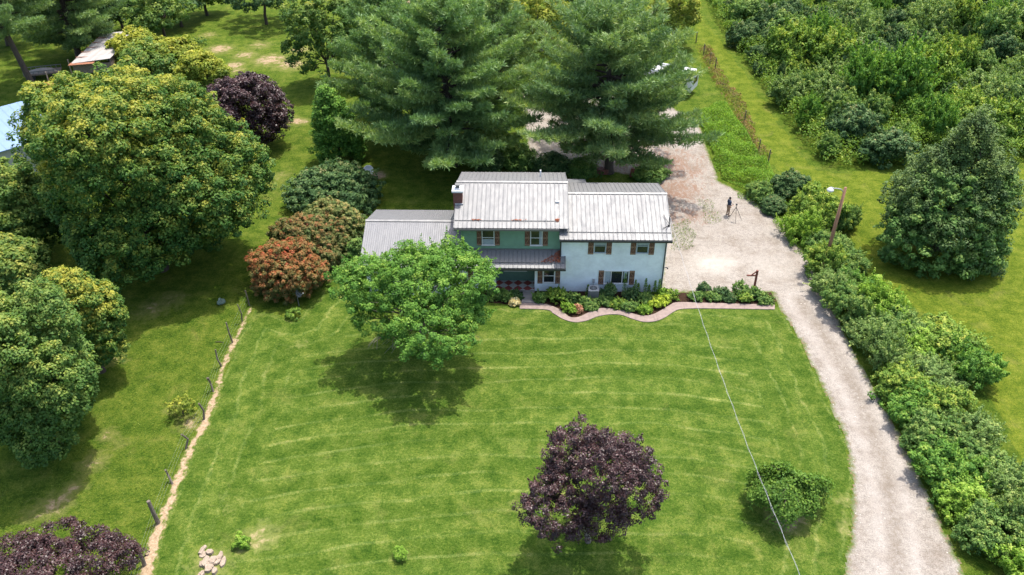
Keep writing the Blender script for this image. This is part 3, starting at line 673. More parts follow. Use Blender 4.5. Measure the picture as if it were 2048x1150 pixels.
for cx, cy, hw, hh, pal, lab, cl, sd in BG:
    P, rx, ry, rz, zc = from_px(cx, cy, hw, hh, cl, .95)
    A = rx*rz; n = int(min(900, max(180, A*13)))
    leaf_tree('broadleaf_tree', lab, 'tree', (P[0], P[1], 0), (rx, ry, rz), pal, int(n*1.5), 52, .55, .28, .2, sd, shoots=60, sl=.14, zc=zc, rough=.25, multi=12, bottom=-.7, nl=16, bark='barkgrey' if pal == 'yellow' else 'bark', top=.3)

# --- pines
def pine(name, label, loc, H, R, seed, lm, zlow=2.5, lean=(0, 0), tuft=.42, dens=1.0, group=None, rz=0, r0=.42, gap=None, rmin=.18):
    r = np.random.RandomState(seed); root = empty(name, loc, rz, label, 'pine', group)
    b = MB(); ax = lambda z: np.array([lean[0]*z/H, lean[1]*z/H, z])
    b.tube([ax(-.3), ax(.4), ax(H*.35), ax(H*.7), ax(H*.99)], [r0*1.35, r0, r0*.78, r0*.42, .05], 10)
    T = []; D = []; bt = []
    z = zlow; k = 0
    while z < H-.25:
        u = (z-zlow)/(H-zlow); prof = (rmin+(1-rmin)*min(1, (u+.06)/.22))*(1-u**1.7)**.75 if u < 1 else 0
        nb = r.randint(4, 7)
        for j in range(nb):
            a = 2*pi*(j+r.rand()*.7)/nb+k*1.3; L = max(.7, R*prof*(.72+.42*r.rand()))
            rise = (-.10+.75*u)*L*(.7+.5*r.rand())
            o = ax(z+r.rand()*.5); dh = np.array([cos(a), sin(a), 0]); side = np.array([-sin(a), cos(a), 0]); bend = r.normal()*.12
            f = lambda t: o+dh*L*t+side*bend*L*t*t+np.array([0, 0, rise*t+.10*L*(t**3)-.05*L*sin(t*3)])
            ts = np.linspace(0, 1, 6); b.tube([f(t) for t in ts], [max(.012, .035+.011*L)*(1-.9*t) for t in ts], 4, False)
            nsub = max(3, int(L/.34*dens)); btint = r.rand()
            for s in range(nsub):
                t = .22+.78*(s+r.rand()*.6)/nsub if L > 2 else r.rand(); q = f(t)
                wl = (.28+.55*L*.26)*(1.15-t*.75)*(.6+.7*r.rand())
                for sg in (-1, 1):
                    sd2 = unit(side*sg*(.8)+dh*(.6+.3*r.rand())+np.array([0, 0, .1+.25*r.rand()]))
                    nt_ = max(2, int(wl/.27))
                    for m in range(nt_):
                        T.append(q+sd2*wl*(m+1)/nt_+r.normal(size=3)*.06); D.append(unit(sd2*.7+np.array([0, 0, .65])+r.normal(size=3)*.18)); bt.append(btint)
            T.append(f(1.0)); D.append(unit(dh+[0, 0, .6])); bt.append(btint)
        z += .42+.25*r.rand(); k += 1
    T = np.array(T); D = np.array(D); bt = np.array(bt); n = len(T); per = 13
    dirs = unit(D[:, None, :]*.85+r.normal(size=(n, per, 3))*.62); ln = tuft*(.6+.6*r.rand(n, per))[:, :, None]
    base = T[:, None, :]+r.normal(size=(n, per, 3))*.05; sidev = unit(np.cross(dirs, r.normal(size=(n, per, 3))))*.038
    mid = base+dirs*ln*.55; tip = base+dirs*ln
    V = np.stack([base, mid+sidev, tip, mid-sidev], 2).reshape(-1, 3); F = np.arange(len(V)).reshape(-1, 4)
    tt = np.clip(.44*np.repeat(bt, per)+.38*np.repeat(r.rand(n), per)+.28*r.rand(n*per), 0, 1)
    mesh_np('crown', V, F, LM[lm], root, {'tint': tt}); b.build('trunk', M['bark'], root, smooth=True)
    return root
pb = G(1218, 345)
pine('pine_tree', 'huge spreading pine right behind the house beside the gravel yard', (pb[0], pb[1], 0), 14.8, 9.7, 61, 'pine', 2.6, (-.9, .2), dens=1.15, tuft=.5)
pb = G(905, 335)
pine('pine_tree', 'huge pine behind the chimney, leaning crown, left of the spreading pine', (pb[0]+.2, pb[1]+.5, 0), 15.2, 9.2, 62, 'pineyel', 1.8, (-1.0, .5), dens=1.3, tuft=.5)
pb = G(800, 255)
pine('pine_tree', 'tall pine farther back between the left pine and the dark green tree', (pb[0], pb[1], 0), 13.5, 6.6, 63, 'pineyel', 2.0, (0, 0), dens=1.2, tuft=.5)
pb = G(72, 183)
pine('pine_tree', 'pine with bare leaning grey trunk at the top left corner', (pb[0], pb[1], 0), 17, 7.5, 64, 'pine', 6.5, (-3.0, .4), r0=.35)
pb = G(160, 118)
pine('pine_tree', 'dense pine overhanging the old shed at the top left', (pb[0], pb[1], 0), 14.5, 7.0, 65, 'pine', 2.0, (0, 0), dens=1.2, tuft=.5)
pb = G(20, 90)
pine('pine_tree', 'far pine at the very top left corner behind the leaning trunk', (pb[0], pb[1], 0), 12, 5.5, 66, 'pine', 2.0, (0, 0))
pb = G(1010, 215)
pine('pine_tree', 'pine standing back between the two huge pines', (pb[0]-.6, pb[1]+1, 0), 11.5, 4.6, 67, 'pine', 2.0, (0, 0))

# --- big cedar wrapped in vines, right
P, rx, ry, rz, zc = from_px(1903, 392, 142, 152, .0, .9, .8)
cd = leaf_tree('cedar_tree', 'massive dark cedar wrapped in leafy vines on the right lawn', 'tree', (P[0], P[1], 0), (rx, ry, rz), 'cedar', 1700, 60, .42, .16, .35, 71, taper=.75, shoots=260, sl=.2, zc=zc, rough=.3, bottom=-.85, nl=22, flat=1.1, top=.2)
r = np.random.RandomState(72)
Pv, Nv, tv, Cv = crown_pts(r, rx*.98, ry*.98, rz*.95, 1400, 50, .4, taper=.75, rough=.2, bottom=-.8, inner=.05, shell=(.95, 1.03))
Pv[:, 2] += zc; cd_ok = (Pv[:, 1] < -.1*ry) & (nz(Pv[:, 0], Pv[:, 2], .55, 5) > -.35) & (Pv[:, 0] < rx*.62) & (Pv[:, 2] < zc+rz*.5) & (Pv[:, 2] > .05)
V, F = leafgeo(Pv[cd_ok], Nv[cd_ok], .24, r); o = mesh_np('vine', V, F, LM['mid'], cd, {'tint': tv[cd_ok]}); o['label'] = 'broad leaved vine climbing over the cedar'

# --- shrubs along the drive (individuals, unique)
ORD = ['first', 'second', 'third', 'fourth', 'fifth', 'sixth', 'seventh', 'eighth', 'ninth', 'tenth', 'eleventh', 'twelfth', 'thirteenth', 'fourteenth', 'fifteenth', 'sixteenth', 'seventeenth', 'eighteenth', 'nineteenth', 'twentieth']
protos = {}
def proto(kind, lm, n, per, cr, size, seed, **kw):
    kw.setdefault('bottom', -.35); top_ = kw.pop('z', .55); kw.setdefault('tip', .28); nl_ = kw.pop('nl', 9)
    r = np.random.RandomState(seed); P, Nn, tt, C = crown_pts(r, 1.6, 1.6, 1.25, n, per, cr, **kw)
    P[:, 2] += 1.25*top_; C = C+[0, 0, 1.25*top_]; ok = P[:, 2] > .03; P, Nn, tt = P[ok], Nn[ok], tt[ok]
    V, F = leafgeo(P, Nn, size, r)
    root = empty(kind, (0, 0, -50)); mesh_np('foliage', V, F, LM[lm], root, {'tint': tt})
    b = MB(); limbs(b, (0, 0, 0), C, r, .05, nl_, .25); b.build('stem', M['bark'], root, smooth=True)
    protos[kind+lm] = [root, False]; return kind+lm
def place(key, x, y, sx, sz, rot, label, cat, group=None, z=0):
    rec = protos[key]
    if not rec[1]: o = rec[0]; rec[1] = True
    else: o = copy_tree(rec[0])
    o.location = (x, y, z); o.rotation_euler = (0, 0, rot); o.scale = (sx, sx, sz); tag(o, label, cat, group); return o
kA = proto('leafy_shrub', 'hedge', 400, 44, .25, .125, 81, shoots=110, sl=.32, rough=.36, multi=9, inner=.3, top=.3)
kB = proto('leafy_shrub', 'mid', 400, 44, .24, .12, 82, shoots=90, sl=.34, rough=.38, multi=9, inner=.3, top=.25)
kC = proto('round_shrub', 'dark', 420, 46, .24, .13, 83, shoots=60, sl=.15, rough=.2, inner=.2, top=.3)
kD = proto('loose_shrub', 'bright', 330, 42, .28, .14, 84, shoots=140, sl=.45, rough=.45, inner=.3, lobes=3.5, top=.3)
kE = proto('upright_shrub', 'weed', 330, 42, .26, .13, 85, shoots=160, sl=.4, rough=.4, inner=.3, top=.3, flat=1.2)
HS = [(1516, 385, 26, 22, kB, 'grey green bush at the near end of the weed strip, beside the drive'), (1583, 376, 38, 34, kC, 'dark round bush first in the row along the drive'),
      (1545, 412, 26, 20, kC, 'low dark bush below the dark round one, beside the drive'), (1632, 428, 50, 48, kA, 'large bright green bush left of the lamp pole'), (1692, 440, 26, 32, kB, 'bush just right of the lamp pole'),
      (1606, 462, 32, 32, kE, 'feathery upright bush left of the lamp pole, at the gravel edge'), (1662, 492, 36, 30, kB, 'bush hiding the foot of the lamp pole')]
row = [(1648, 532, 36, 32), (1692, 530, 34, 32), (1668, 574, 40, 34), (1716, 575, 36, 34), (1702, 620, 42, 36), (1755, 622, 42, 36), (1742, 668, 44, 36), (1800, 660, 44, 36), (1768, 715, 44, 40), (1832, 702, 48, 38),
       (1890, 690, 56, 40), (1800, 765, 48, 42), (1866, 760, 52, 42), (1935, 738, 42, 36), (1832, 820, 46, 40), (1890, 825, 48, 42), (1868, 880, 52, 42), (1935, 872, 50, 42), (1902, 940, 52, 46), (1965, 925, 50, 42), (1942, 1000, 56, 48), (2010, 985, 52, 46), (1985, 1070, 56, 50), (2045, 1050, 46, 50), (2075, 1130, 60, 54)]
kP = proto('arching_shrub', 'pale', 330, 40, .24, .12, 86, shoots=170, sl=.5, rough=.4, inner=.3, multi=8)
kinds = [kA, kB, kD, kA, kP, kD, kE, kB, kP, kB]
rr = random.Random(4)
for cx, cy, hw, hh, k, lab in HS:
    P, rx, ry, rz, zc = from_px(cx, cy, hw, hh, 0, 1, .55); place(k, P[0], P[1], rx/1.6, max(rz/1.25, .5), rr.random()*6, lab, 'shrub', 'shrubs along the drive')
adj = {kP: 'pale green arching', kA: 'yellow green leafy', kB: 'deep green leafy', kD: 'bright loose branched', kE: 'pale green upright', kC: 'dark round'}
for i, (cx, cy, hw, hh) in enumerate(row):
    P, rx, ry, rz, zc = from_px(cx, cy, hw*1.08, hh*1.06, 0, 1, .55); k = kinds[(i*7+i//3) % 10]
    side = 'on the gravel side' if i % 2 == 0 else 'on the lawn side'
    where = ORD[i] if i < 20 else ['twenty first', 'twenty second', 'twenty third', 'twenty fourth', 'twenty fifth'][i-20]
    place(k, P[0], P[1], rx/1.6, max(rz/1.25, .8)*(.8+.55*rr.random()), rr.random()*6, adj[k]+' bush, '+where+' down the drive from the lamp pole', 'shrub', 'shrubs along the drive')

# --- thicket top right
tk = [(1400, -25), (1432, 45), (1475, 105), (1520, 170), (1572, 240), (1612, 300), (1650, 338), (1790, 338), (1850, 300), (2048, 325), (2200, 330), (2260, -25)]
TP = np.array(PX(tk)); r = np.random.RandomState(90)
kT1 = proto('sapling_tree', 'mid', 330, 44, .3, .17, 91, shoots=80, sl=.4, rough=.42, multi=9, bottom=-.6, z=.9, lobes=3)
kT2 = proto('sapling_tree', 'hedge', 330, 44, .3, .17, 92, shoots=90, sl=.42, rough=.44, multi=9, bottom=-.6, z=.9, lobes=3)
kT3 = proto('sapling_tree', 'dark', 330, 44, .3, .17, 93, shoots=60, sl=.3, rough=.38, bottom=-.6, z=.9)
kT4 = proto('thicket_cedar', 'dark', 230, 70, .3, .15, 94, rough=.2, bottom=-.8, z=.8, flat=1.5)
kT5 = proto('sapling_tree', 'pale', 260, 40, .3, .16, 191, shoots=120, sl=.5, rough=.5, bottom=-.6, z=.9, lobes=3, multi=7)
kT6 = proto('sapling_tree', 'bright', 260, 40, .28, .15, 192, shoots=140, sl=.55, rough=.5, bottom=-.7, z=.95, lobes=3, multi=6)
pts = []
tries = 0
while len(pts) < 290 and tries < 26000:
    tries += 1; p = TP.min(0)+r.rand(2)*(TP.max(0)-TP.min(0))
    if not inpoly(np.array([p[0]]), np.array([p[1]]), TP)[0]: continue
    if sdist(np.array([p[0]]), np.array([p[1]]), TP)[0] < 1.0: continue
    if all((p[0]-q[0])**2+(p[1]-q[1])**2 > 2.9**2 for q in pts): pts.append(p)
tl = {kT5: ('pale grey green sapling tree in the dense thicket at the top right', 'pale saplings of the thicket'), kT6: ('bright green loose sapling tree in the dense thicket at the top right', 'bright saplings of the thicket'), kT1: ('green sapling tree in the dense thicket at the top right', 'green saplings of the thicket'), kT2: ('yellow green sapling tree in the dense thicket at the top right', 'yellow green saplings of the thicket'),
      kT3: ('dark green sapling tree in the dense thicket at the top right', 'dark saplings of the thicket'), kT4: ('dark narrow cedar in the dense thicket at the top right', 'narrow cedars of the thicket')}
for p in pts:
    u = r.rand(); k = kT1 if u < .24 else kT2 if u < .44 else kT3 if u < .58 else kT5 if u < .78 else kT6 if u < .92 else kT4
    s = .7+1.0*r.rand()**1.8; e = sdist(np.array([p[0]]), np.array([p[1]]), TP)[0]; s *= min(1, .55+e*.12)
    sz = s*(.9+.8*r.rand())
    if k == kT4: sz = s*2.3; s *= .62
    place(k, p[0], p[1], s, sz, r.rand()*6, tl[k][0], 'tree' if k != kT4 else 'cedar', tl[k][1])
def cover(name, poly, h, dens, size, lm, seed, label, cat, hvar=.5, edge=.2, upright=.5, fs=.9, minh=.05):
    P = np.asarray(poly)[:, :2]; r = np.random.RandomState(seed); a, b_ = P.min(0), P.max(0)
    n = int((b_-a).prod()*dens); q = a+r.rand(n, 2)*(b_-a); d = sdist(q[:, 0], q[:, 1], P)+edge*nz(q[:, 0], q[:, 1], 2.5, seed)
    q = q[d > 0]; d = d[d > 0]; n = len(q)
    hh = h*(1-hvar+hvar*(nz(q[:, 0], q[:, 1], fs, seed+3)*.5+.5))*np.clip(.35+d/.7, 0, 1)
    z = minh+hh*(.35+.65*r.rand(n)**.6); X = np.c_[q, z]
    Nn = unit(np.array([0, 0, .7])+r.normal(size=(n, 3))*upright)
    tt = np.clip(.35*(nz(q[:, 0], q[:, 1], 2.2, seed+5)*.5+.5)+.6*r.rand(n), 0, 1)
    V, F = leafgeo(X, Nn, size, r, .5); o = mesh_np(name, V, F, LM[lm], attr={'tint': tt}); return tag(o, label, cat, kind='stuff')
cover('undergrowth', TP, 2.3, 60, .24, 'hedge', 95, 'tangled green undergrowth filling the thicket at the top right', 'undergrowth', .6, .5, .6, .7)
def Z8(x, y): return (1400+x/2.054, y/2.054)
weedp = PX([Z8(*p) for p in [(-10, 470), (60, 440), (110, 450), (185, 545), (225, 620), (300, 720), (330, 800), (285, 825), (200, 760), (90, 735), (55, 640), (30, 590)]])
cover('weeds', weedp, 1.3, 230, .15, 'weed', 96, 'tall bright green weeds in a strip beside the gravel yard', 'weeds', .65, .15, .7, 1.5)
vinep = strip_poly([(1408, 95), (1425, 140), (1450, 180), (1478, 215), (1492, 255), (1502, 290), (1530, 325)], .75)
cover('fence_row_weeds', vinep, 1.0, 110, .15, 'redbrown', 97, 'reddish brown and green weeds along the back fence row', 'weeds', .8, .4, .7, 1.2)
sp = PX([Z8(*p) for p in [(55, 640), (90, 735), (200, 765), (290, 830), (370, 900), (330, 870), (210, 790), (110, 750), (60, 700)]])
cover('verge_grass', sp, .25, 200, .12, 'weed', 98, 'green grass verge at the foot of the tall weeds', 'grass', .5, .15)
gw = PX([(1338, 450), (1375, 440), (1392, 470), (1380, 500), (1342, 502)])
cover('gravel_weeds', gw, .12, 90, .10, 'clover', 99, 'low weeds growing in the gravel at the right end of the house', 'weeds', .8, .5, .5, 2.5)
gw = PX([(1395, 405), (1420, 400), (1440, 430), (1432, 452), (1408, 440)])
cover('gravel_weeds', gw, .12, 80, .09, 'clover', 100, 'low weeds growing in the gravel left of the standing person', 'weeds', .8, .5, .5, 2.5)
gw = PX([(1480, 380), (1560, 432), (1612, 505), (1600, 512), (1545, 440), (1475, 395)])
cover('verge_grass', gw, .2, 160, .11, 'weed', 101, 'grass verge between the gravel and the first bushes of the row', 'grass', .5, .3)
# clover and rough grass in the left pasture, tufts give it relief
for i, (pl, dn, lm) in enumerate([([(250, 690), (500, 560), (520, 610), (440, 770), (380, 870), (300, 1040), (270, 1140), (250, 1180), (-40, 1180), (-40, 1000), (160, 880)], 18, 'clover')]):
    cover('pasture_clover', PX(pl), .07, dn, .085, lm, 110+i, 'short clover and rough grass in the left pasture', 'clover', .5, .4, .45, 1.0, .01)

# ------------------------------------------------------------------ the house
house = empty('farmhouse', (2.5, 50.5, 0), 0, 'two storey light blue and green farmhouse with grey metal roofs', 'house')
house_off = Vector((2.5, 50.5, 0))
class HB(MB):
    def build(s, name, mats, parent=None, **k):
        off = house_off
        s.v = [(a-off[0], b-off[1], c-off[2]) for a, b, c in s.v]
        return MB.build(s, name, mats, parent or house, **k)
def gable_walls(x0, x1, y0, y1, zb, ze, zr, front=True):
    b = HB(); ym = (y0+y1)/2
    b.add([(x0, y0, zb), (x1, y0, zb), (x1, y1, zb), (x0, y1, zb), (x0, y0, ze), (x1, y0, ze), (x1, y1, ze), (x0, y1, ze), (x0, ym, zr), (x1, ym, zr)],
          [(0, 1, 5, 4), (2, 3, 7, 6), (1, 2, 6, 9, 5), (3, 0, 4, 8, 7), (0, 3, 2, 1), (4, 5, 9, 8), (6, 7, 8, 9)])
    return b
def roof(x0, x1, yf, yr, ze, zr, rib, mat, name='roof', seam=None, x1f=None, ribs_h=.028, stop=None):
    """two slopes of ribbed metal, eaves at yf and yr"""
    ym = (yf+yr)/2; b = HB(); th = .05
    for (ya, za, yb, zb_) in ((yf, ze, ym, zr), (yr, ze, ym, zr)):
        d = np.array([0, yb-ya, zb_-za]); L = np.linalg.norm(d); d /= L; nn = np.array([0, -d[2], d[1]]) if yb > ya else np.array([0, d[2], -d[1]])
        if nn[2] < 0: nn = -nn
        A = np.array([0, ya, za]); B = np.array([0, yb, zb_]); X = np.array([1., 0, 0]); e = .004
        c = [A+X*x0-nn*th, A+X*x1-nn*th, B+X*x1-nn*th, B+X*x0-nn*th, A+X*x0, A+X*x1, B+X*x1, B+X*x0]
        fl = [(0, 3, 2, 1), (4, 5, 6, 7), (0, 1, 5, 4), (1, 2, 6, 5), (3, 0, 4, 7)]
        if yb < ya: fl = [f[::-1] for f in fl]
        b.add(c, fl)
        n = int((x1-x0)/rib)
        for i in range(n+1):
            xx = x0+.03+(x1-x0-.06)*i/n; w_ = .022
            c = [A+X*(xx-w_*1.6)+nn*.001, A+X*(xx+w_*1.6)+nn*.001, B+X*(xx+w_*1.6)+nn*.001, B+X*(xx-w_*1.6)+nn*.001, A+X*(xx-w_*.7)+nn*ribs_h, A+X*(xx+w_*.7)+nn*ribs_h, B+X*(xx+w_*.7)+nn*ribs_h, B+X*(xx-w_*.7)+nn*ribs_h]
            fl = [(4, 5, 6, 7), (0, 1, 5, 4), (1, 2, 6, 5), (3, 0, 4, 7)]
            if yb < ya: fl = [f[::-1] for f in fl]
            b.add(c, fl); b.m[-1] = 1
    o = b.build(name, [mat, M['seam']])
    cp = HB(); cw = .15
    s = (zr-ze)/(ym-yf)
    for sg in (-1, 1):
        cp.add([(x0-.02, ym, zr+.062), (x1+.02, ym, zr+.062), (x1+.02, ym+sg*cw, zr+.062-s*cw), (x0-.02, ym+sg*cw, zr+.062-s*cw),
                (x0-.02, ym, zr+.03), (x1+.02, ym, zr+.03), (x1+.02, ym+sg*cw, zr+.03-s*cw), (x0-.02, ym+sg*cw, zr+.03-s*cw)],
               [(0, 1, 2, 3), (4, 7, 6, 5), (2, 6, 7, 3), (0, 3, 7, 4), (1, 5, 6, 2)] if sg > 0 else [(3, 2, 1, 0), (5, 6, 7, 4), (3, 7, 6, 2), (4, 7, 3, 0), (2, 6, 5, 1)])
    cp.build('ridge_cap', M['cap'], house)
    return o
def fascia(x0, x1, yf, ze, mat='white', h=.13, name='fascia'):
    b = HB(); b.box(x0, x1, yf-.0, yf+.025, ze-h-.05, ze-.052); b.build(name, M[mat])
def rake(x, yf, yr, ze, zr, mat, out=1):
    b = HB(); ym = (yf+yr)/2
    b.bar((x, yf, ze-.14), (x, ym, zr-.14), .03, .14); b.bar((x, yr, ze-.14), (x, ym, zr-.14), .03, .14); b.build('rake_board', M[mat])
def snow_rail(x0, x1, yf, ze, s, off=.62):
    b = HB(); y = yf+off; z = ze+s*off+.045; b.bar((x0+.05, y, z), (x1-.05, y, z), .035, .03)
    for i in range(int((x1-x0)/.9)+1):
        xx = x0+.1+i*(x1-x0-.2)/int((x1-x0)/.9); b.bar((xx, y, z-.05), (xx, y, z), .03, .05)
    b.build('snow_rail', M['grey'])

WY = 50.56
sl_w = (6.13-4.73)/4.21
# right wing
gable_walls(2.29, 9.74, WY, 58.15, -.1, 4.80, 6.04).build('wall', M['blue'])['label'] = 'light blue painted brick wall of the right wing'
roof(2.11, 10.0, 50.15, 58.57, 4.73, 6.13, .31, M['roof'])
rake(2.13, 50.16, 58.56, 4.73, 6.13, 'white'); rake(9.98, 50.16, 58.56, 4.73, 6.13, 'white')
snow_rail(2.11, 10.0, 50.15, 4.73, sl_w)
b = HB(); b.box(2.16, 9.96, 50.18, WY-.003, 4.55, 4.60); b.build('soffit', M['soffit'])
def gutter(x0, x1, yf, ze):
    b = HB(); y1 = yf-.003; b.box(x0, x1, y1-.11, y1-.085, ze-.17, ze-.03); b.box(x0, x1, y1-.085, y1, ze-.17, ze-.15); b.box(x0, x1, y1-.02, y1, ze-.15, ze-.055)
    return b.build('gutter', M['dtrim'])
gutter(2.11, 10.0, 50.15, 4.73)
b = HB(); b.tube([(9.62, 50.08, 4.58), (9.66, 50.35, 4.42), (9.66, WY-.06, 4.32), (9.66, WY-.06, .25), (9.7, WY-.3, .08)], .045, 8); b.build('downspout', M['dtrim'])
b = HB(); b.tube([(2.25, 50.1, 4.58), (2.22, WY-.07, 4.35), (2.22, WY-.07, 2.75)], .04, 8); b.build('downspout', M['dtrim'])
# centre block
sl_c = (6.77-5.35)/4.225
gable_walls(-4.88, 2.26, 51.12, 58.6, 2.0, 5.42, 6.68).build('wall', M['green'])['label'] = 'green upper wall of the centre block'
roof(-5.36, 2.76, 50.6, 59.05, 5.35, 6.77, .31, M['roof'])
rake(-5.34, 50.61, 59.04, 5.35, 6.77, 'white'); rake(2.74, 50.61, 59.04, 5.35, 6.77, 'white')
snow_rail(-5.36, 2.05, 50.6, 5.35, sl_c)
b = HB(); b.box(-5.32, 2.1, 50.63, 51.115, 5.15, 5.2); b.build('soffit', M['soffit'])
gutter(-5.36, 2.09, 50.6, 5.35).data.materials[0] = M['grey']
# lapped siding boards on the green front
b = HB(); z = 3.05; k = 0
while z < 5.12:
    z2 = min(z+.115, 5.14); y0 = 51.12
    b.add([(-4.88, y0-.028, z), (2.26, y0-.028, z), (2.26, y0-.006, z2), (-4.88, y0-.006, z2), (-4.88, y0, z), (2.26, y0, z)], [(0, 1, 2, 3), (4, 5, 1, 0)]); z += .115
b.build('siding', M['green'])
b = HB(); b.box(-4.9, -4.80, 51.06, 51.085, 3.0, 5.14); b.build('corner_board', M['green'])
# ground floor under the porch roof (blue), with the recess
b = HB(); b.box(-5.46, -2.44, WY, 51.7, -.1, 2.75); b.box(.41, 2.285, WY, 51.7, -.1, 2.75); b.box(-5.46, 2.285, 51.7, 57.5, -.1, 2.9)
b.build('wall', M['blue'])['label'] = 'light blue ground floor wall beside the porch'
b = HB(); b.box(-2.44, .41, 51.62, 51.697, .2, 2.72)
for i in range(19): b.box(-2.42+i*.15, -2.36+i*.15, 51.6, 51.618, .2, 2.7)
b.build('porch_wall', M['dgreen'])
b = HB(); b.box(-2.438, .408, 50.40, 51.618, -.05, .2); b.build('porch_floor', [M['tile']])
b = HB(); b.box(-2.438, .408, 50.36, 50.398, -.05, .19); b.build('porch_kerb', M['concrete'])
b = HB(); b.box(-2.75, -2.45, 50.34, 50.557, -.05, 2.6); b.build('porch_post', M['white'])
b = HB(); b.box(-5.4, 2.28, 49.95, 50.1, 2.42, 2.60); b.build('porch_beam', M['white'])
b = HB(); b.box(-.52, .40, 49.0, 50.355, -.05, .13); b.box(-.52, .40, 50.0, 50.356, .13, .16); b.build('step', M['concrete'])
# garage and its roof; the front slope runs on as the porch roof
sg_ = (4.15-2.71)/4.055
gable_walls(-11.75, -5.47, 50.0, 57.3, -.1, 2.82, 4.05).build('wall', M['blue'])['label'] = 'light blue garage wall'
roof(-12.13, -4.89, 49.53, 57.64, 2.71, 4.15, .155, M['roof_fine'], ribs_h=.018)
b = HB(); d = np.array([0, 1, sg_]); d /= np.linalg.norm(d); nn = np.array([0, -d[2], d[1]])
A = np.array([0, 49.53, 2.71]); yb = 51.09; B = np.array([0, yb, 2.71+sg_*(yb-49.53)]); X = np.array([1., 0, 0]); x0, x1 = -4.887, 2.6
b.add([A+X*x0-nn*.05, A+X*x1-nn*.05, B+X*x1-nn*.05, B+X*x0-nn*.05, A+X*x0, A+X*x1, B+X*x1, B+X*x0], [(0, 3, 2, 1), (4, 5, 6, 7), (0, 1, 5, 4), (1, 2, 6, 5), (2, 3, 7, 6), (3, 0, 4, 7)])
for i in range(25):
    xx = x0+.05+i*(x1-x0-.1)/24; w_ = .022
    b.add([A+X*(xx-w_*1.6), A+X*(xx+w_*1.6), B+X*(xx+w_*1.6), B+X*(xx-w_*1.6), A+X*(xx-w_*.7)+nn*.028, A+X*(xx+w_*.7)+nn*.028, B+X*(xx+w_*.7)+nn*.028, B+X*(xx-w_*.7)+nn*.028], [(4, 5, 6, 7), (0, 1, 5, 4), (1, 2, 6, 5), (3, 0, 4, 7)]); b.m[-1] = 1
b.build('porch_roof', [M['roof'], M['seam']])
rake(-12.11, 49.54, 57.63, 2.71, 4.15, 'dtrim')
snow_rail(-12.13, 2.55, 49.53, 2.71, sg_, .42)
gutter(-12.13, 2.6, 49.53, 2.71)
b = HB(); b.bar((-5.0, 51.07, 3.3), (2.28, 51.07, 3.3), .05, .09); b.build('flashing', M['grey'])
b = HB(); b.box(-12.0, 2.5, 49.56, 49.94, 2.50, 2.54); b.build('soffit', M['soffit'])
# garage door on the front
b = HB(); b.box(-11.0, -8.4, 49.96, 49.995, 0, 2.15); b.box(-8.1, -6.3, 49.96, 49.995, 0, 2.15)
for k in range(1, 4): b.box(-11.0, -8.4, 49.945, 49.96, k*.53, k*.53+.02)
b.build('garage_door', M['white'])
# small rear lean-to
b = HB(); b.add([(2.6, 58.61, -.1), (4.2, 58.61, -.1), (4.2, 60.4, -.1), (2.6, 60.4, -.1), (2.6, 58.61, 4.45), (4.2, 58.61, 4.45), (4.2, 60.4, 3.85), (2.6, 60.4, 3.85)], [(0, 3, 2, 1), (4, 5, 6, 7), (0, 1, 5, 4), (1, 2, 6, 5), (2, 3, 7, 6), (3, 0, 4, 7)]); b.build('rear_wall', M['blue'])
b = HB(); b.bar((3.5, 58.62, 4.56), (3.5, 60.62, 3.92), 1.9, .06); b.build('rear_roof', M['roof_fine'])
# chimney
b = HB(); b.box(-5.47, -4.83, 52.7, 53.4, 2.9, 7.02); o = b.build('chimney', M['brick'])
c2 = HB(); c2.box(-5.55, -4.75, 52.62, 53.48, 7.02, 7.16); c2.box(-5.38, -4.92, 52.8, 53.3, 7.16, 7.24); c2.build('chimney_crown', M['white'], o)
c2 = HB(); c2.box(-5.27, -5.03, 52.92, 53.18, 7.24, 7.46); c2.box(-5.33, -4.97, 52.86, 53.24, 7.46, 7.5); c2.build('chimney_cap', M['grey'], o)
c2 = HB(); c2.bar((-5.36, 52.66, 6.09), (-4.78, 52.66, 6.09), .10, .10); c2.build('flashing', M['lgrey'], o)
# vents
b = HB(); b.tube([(2.52, 53.4, 5.7), (2.52, 53.4, 6.12)], .05, 10); b.tube([(2.52, 53.4, 5.8), (2.52, 53.4, 5.84)], .12, 10); b.build('vent_pipe', M['white'])
b = HB(); b.tube([(.80, 57.2, 5.8), (.80, 57.2, 6.5)], .06, 10); b.build('vent_pipe', M['white'])
b = HB(); b.box(1.85, 2.1, 52.85, 53.05, 6.12, 6.24); b.build('vent_cap', M['white'])

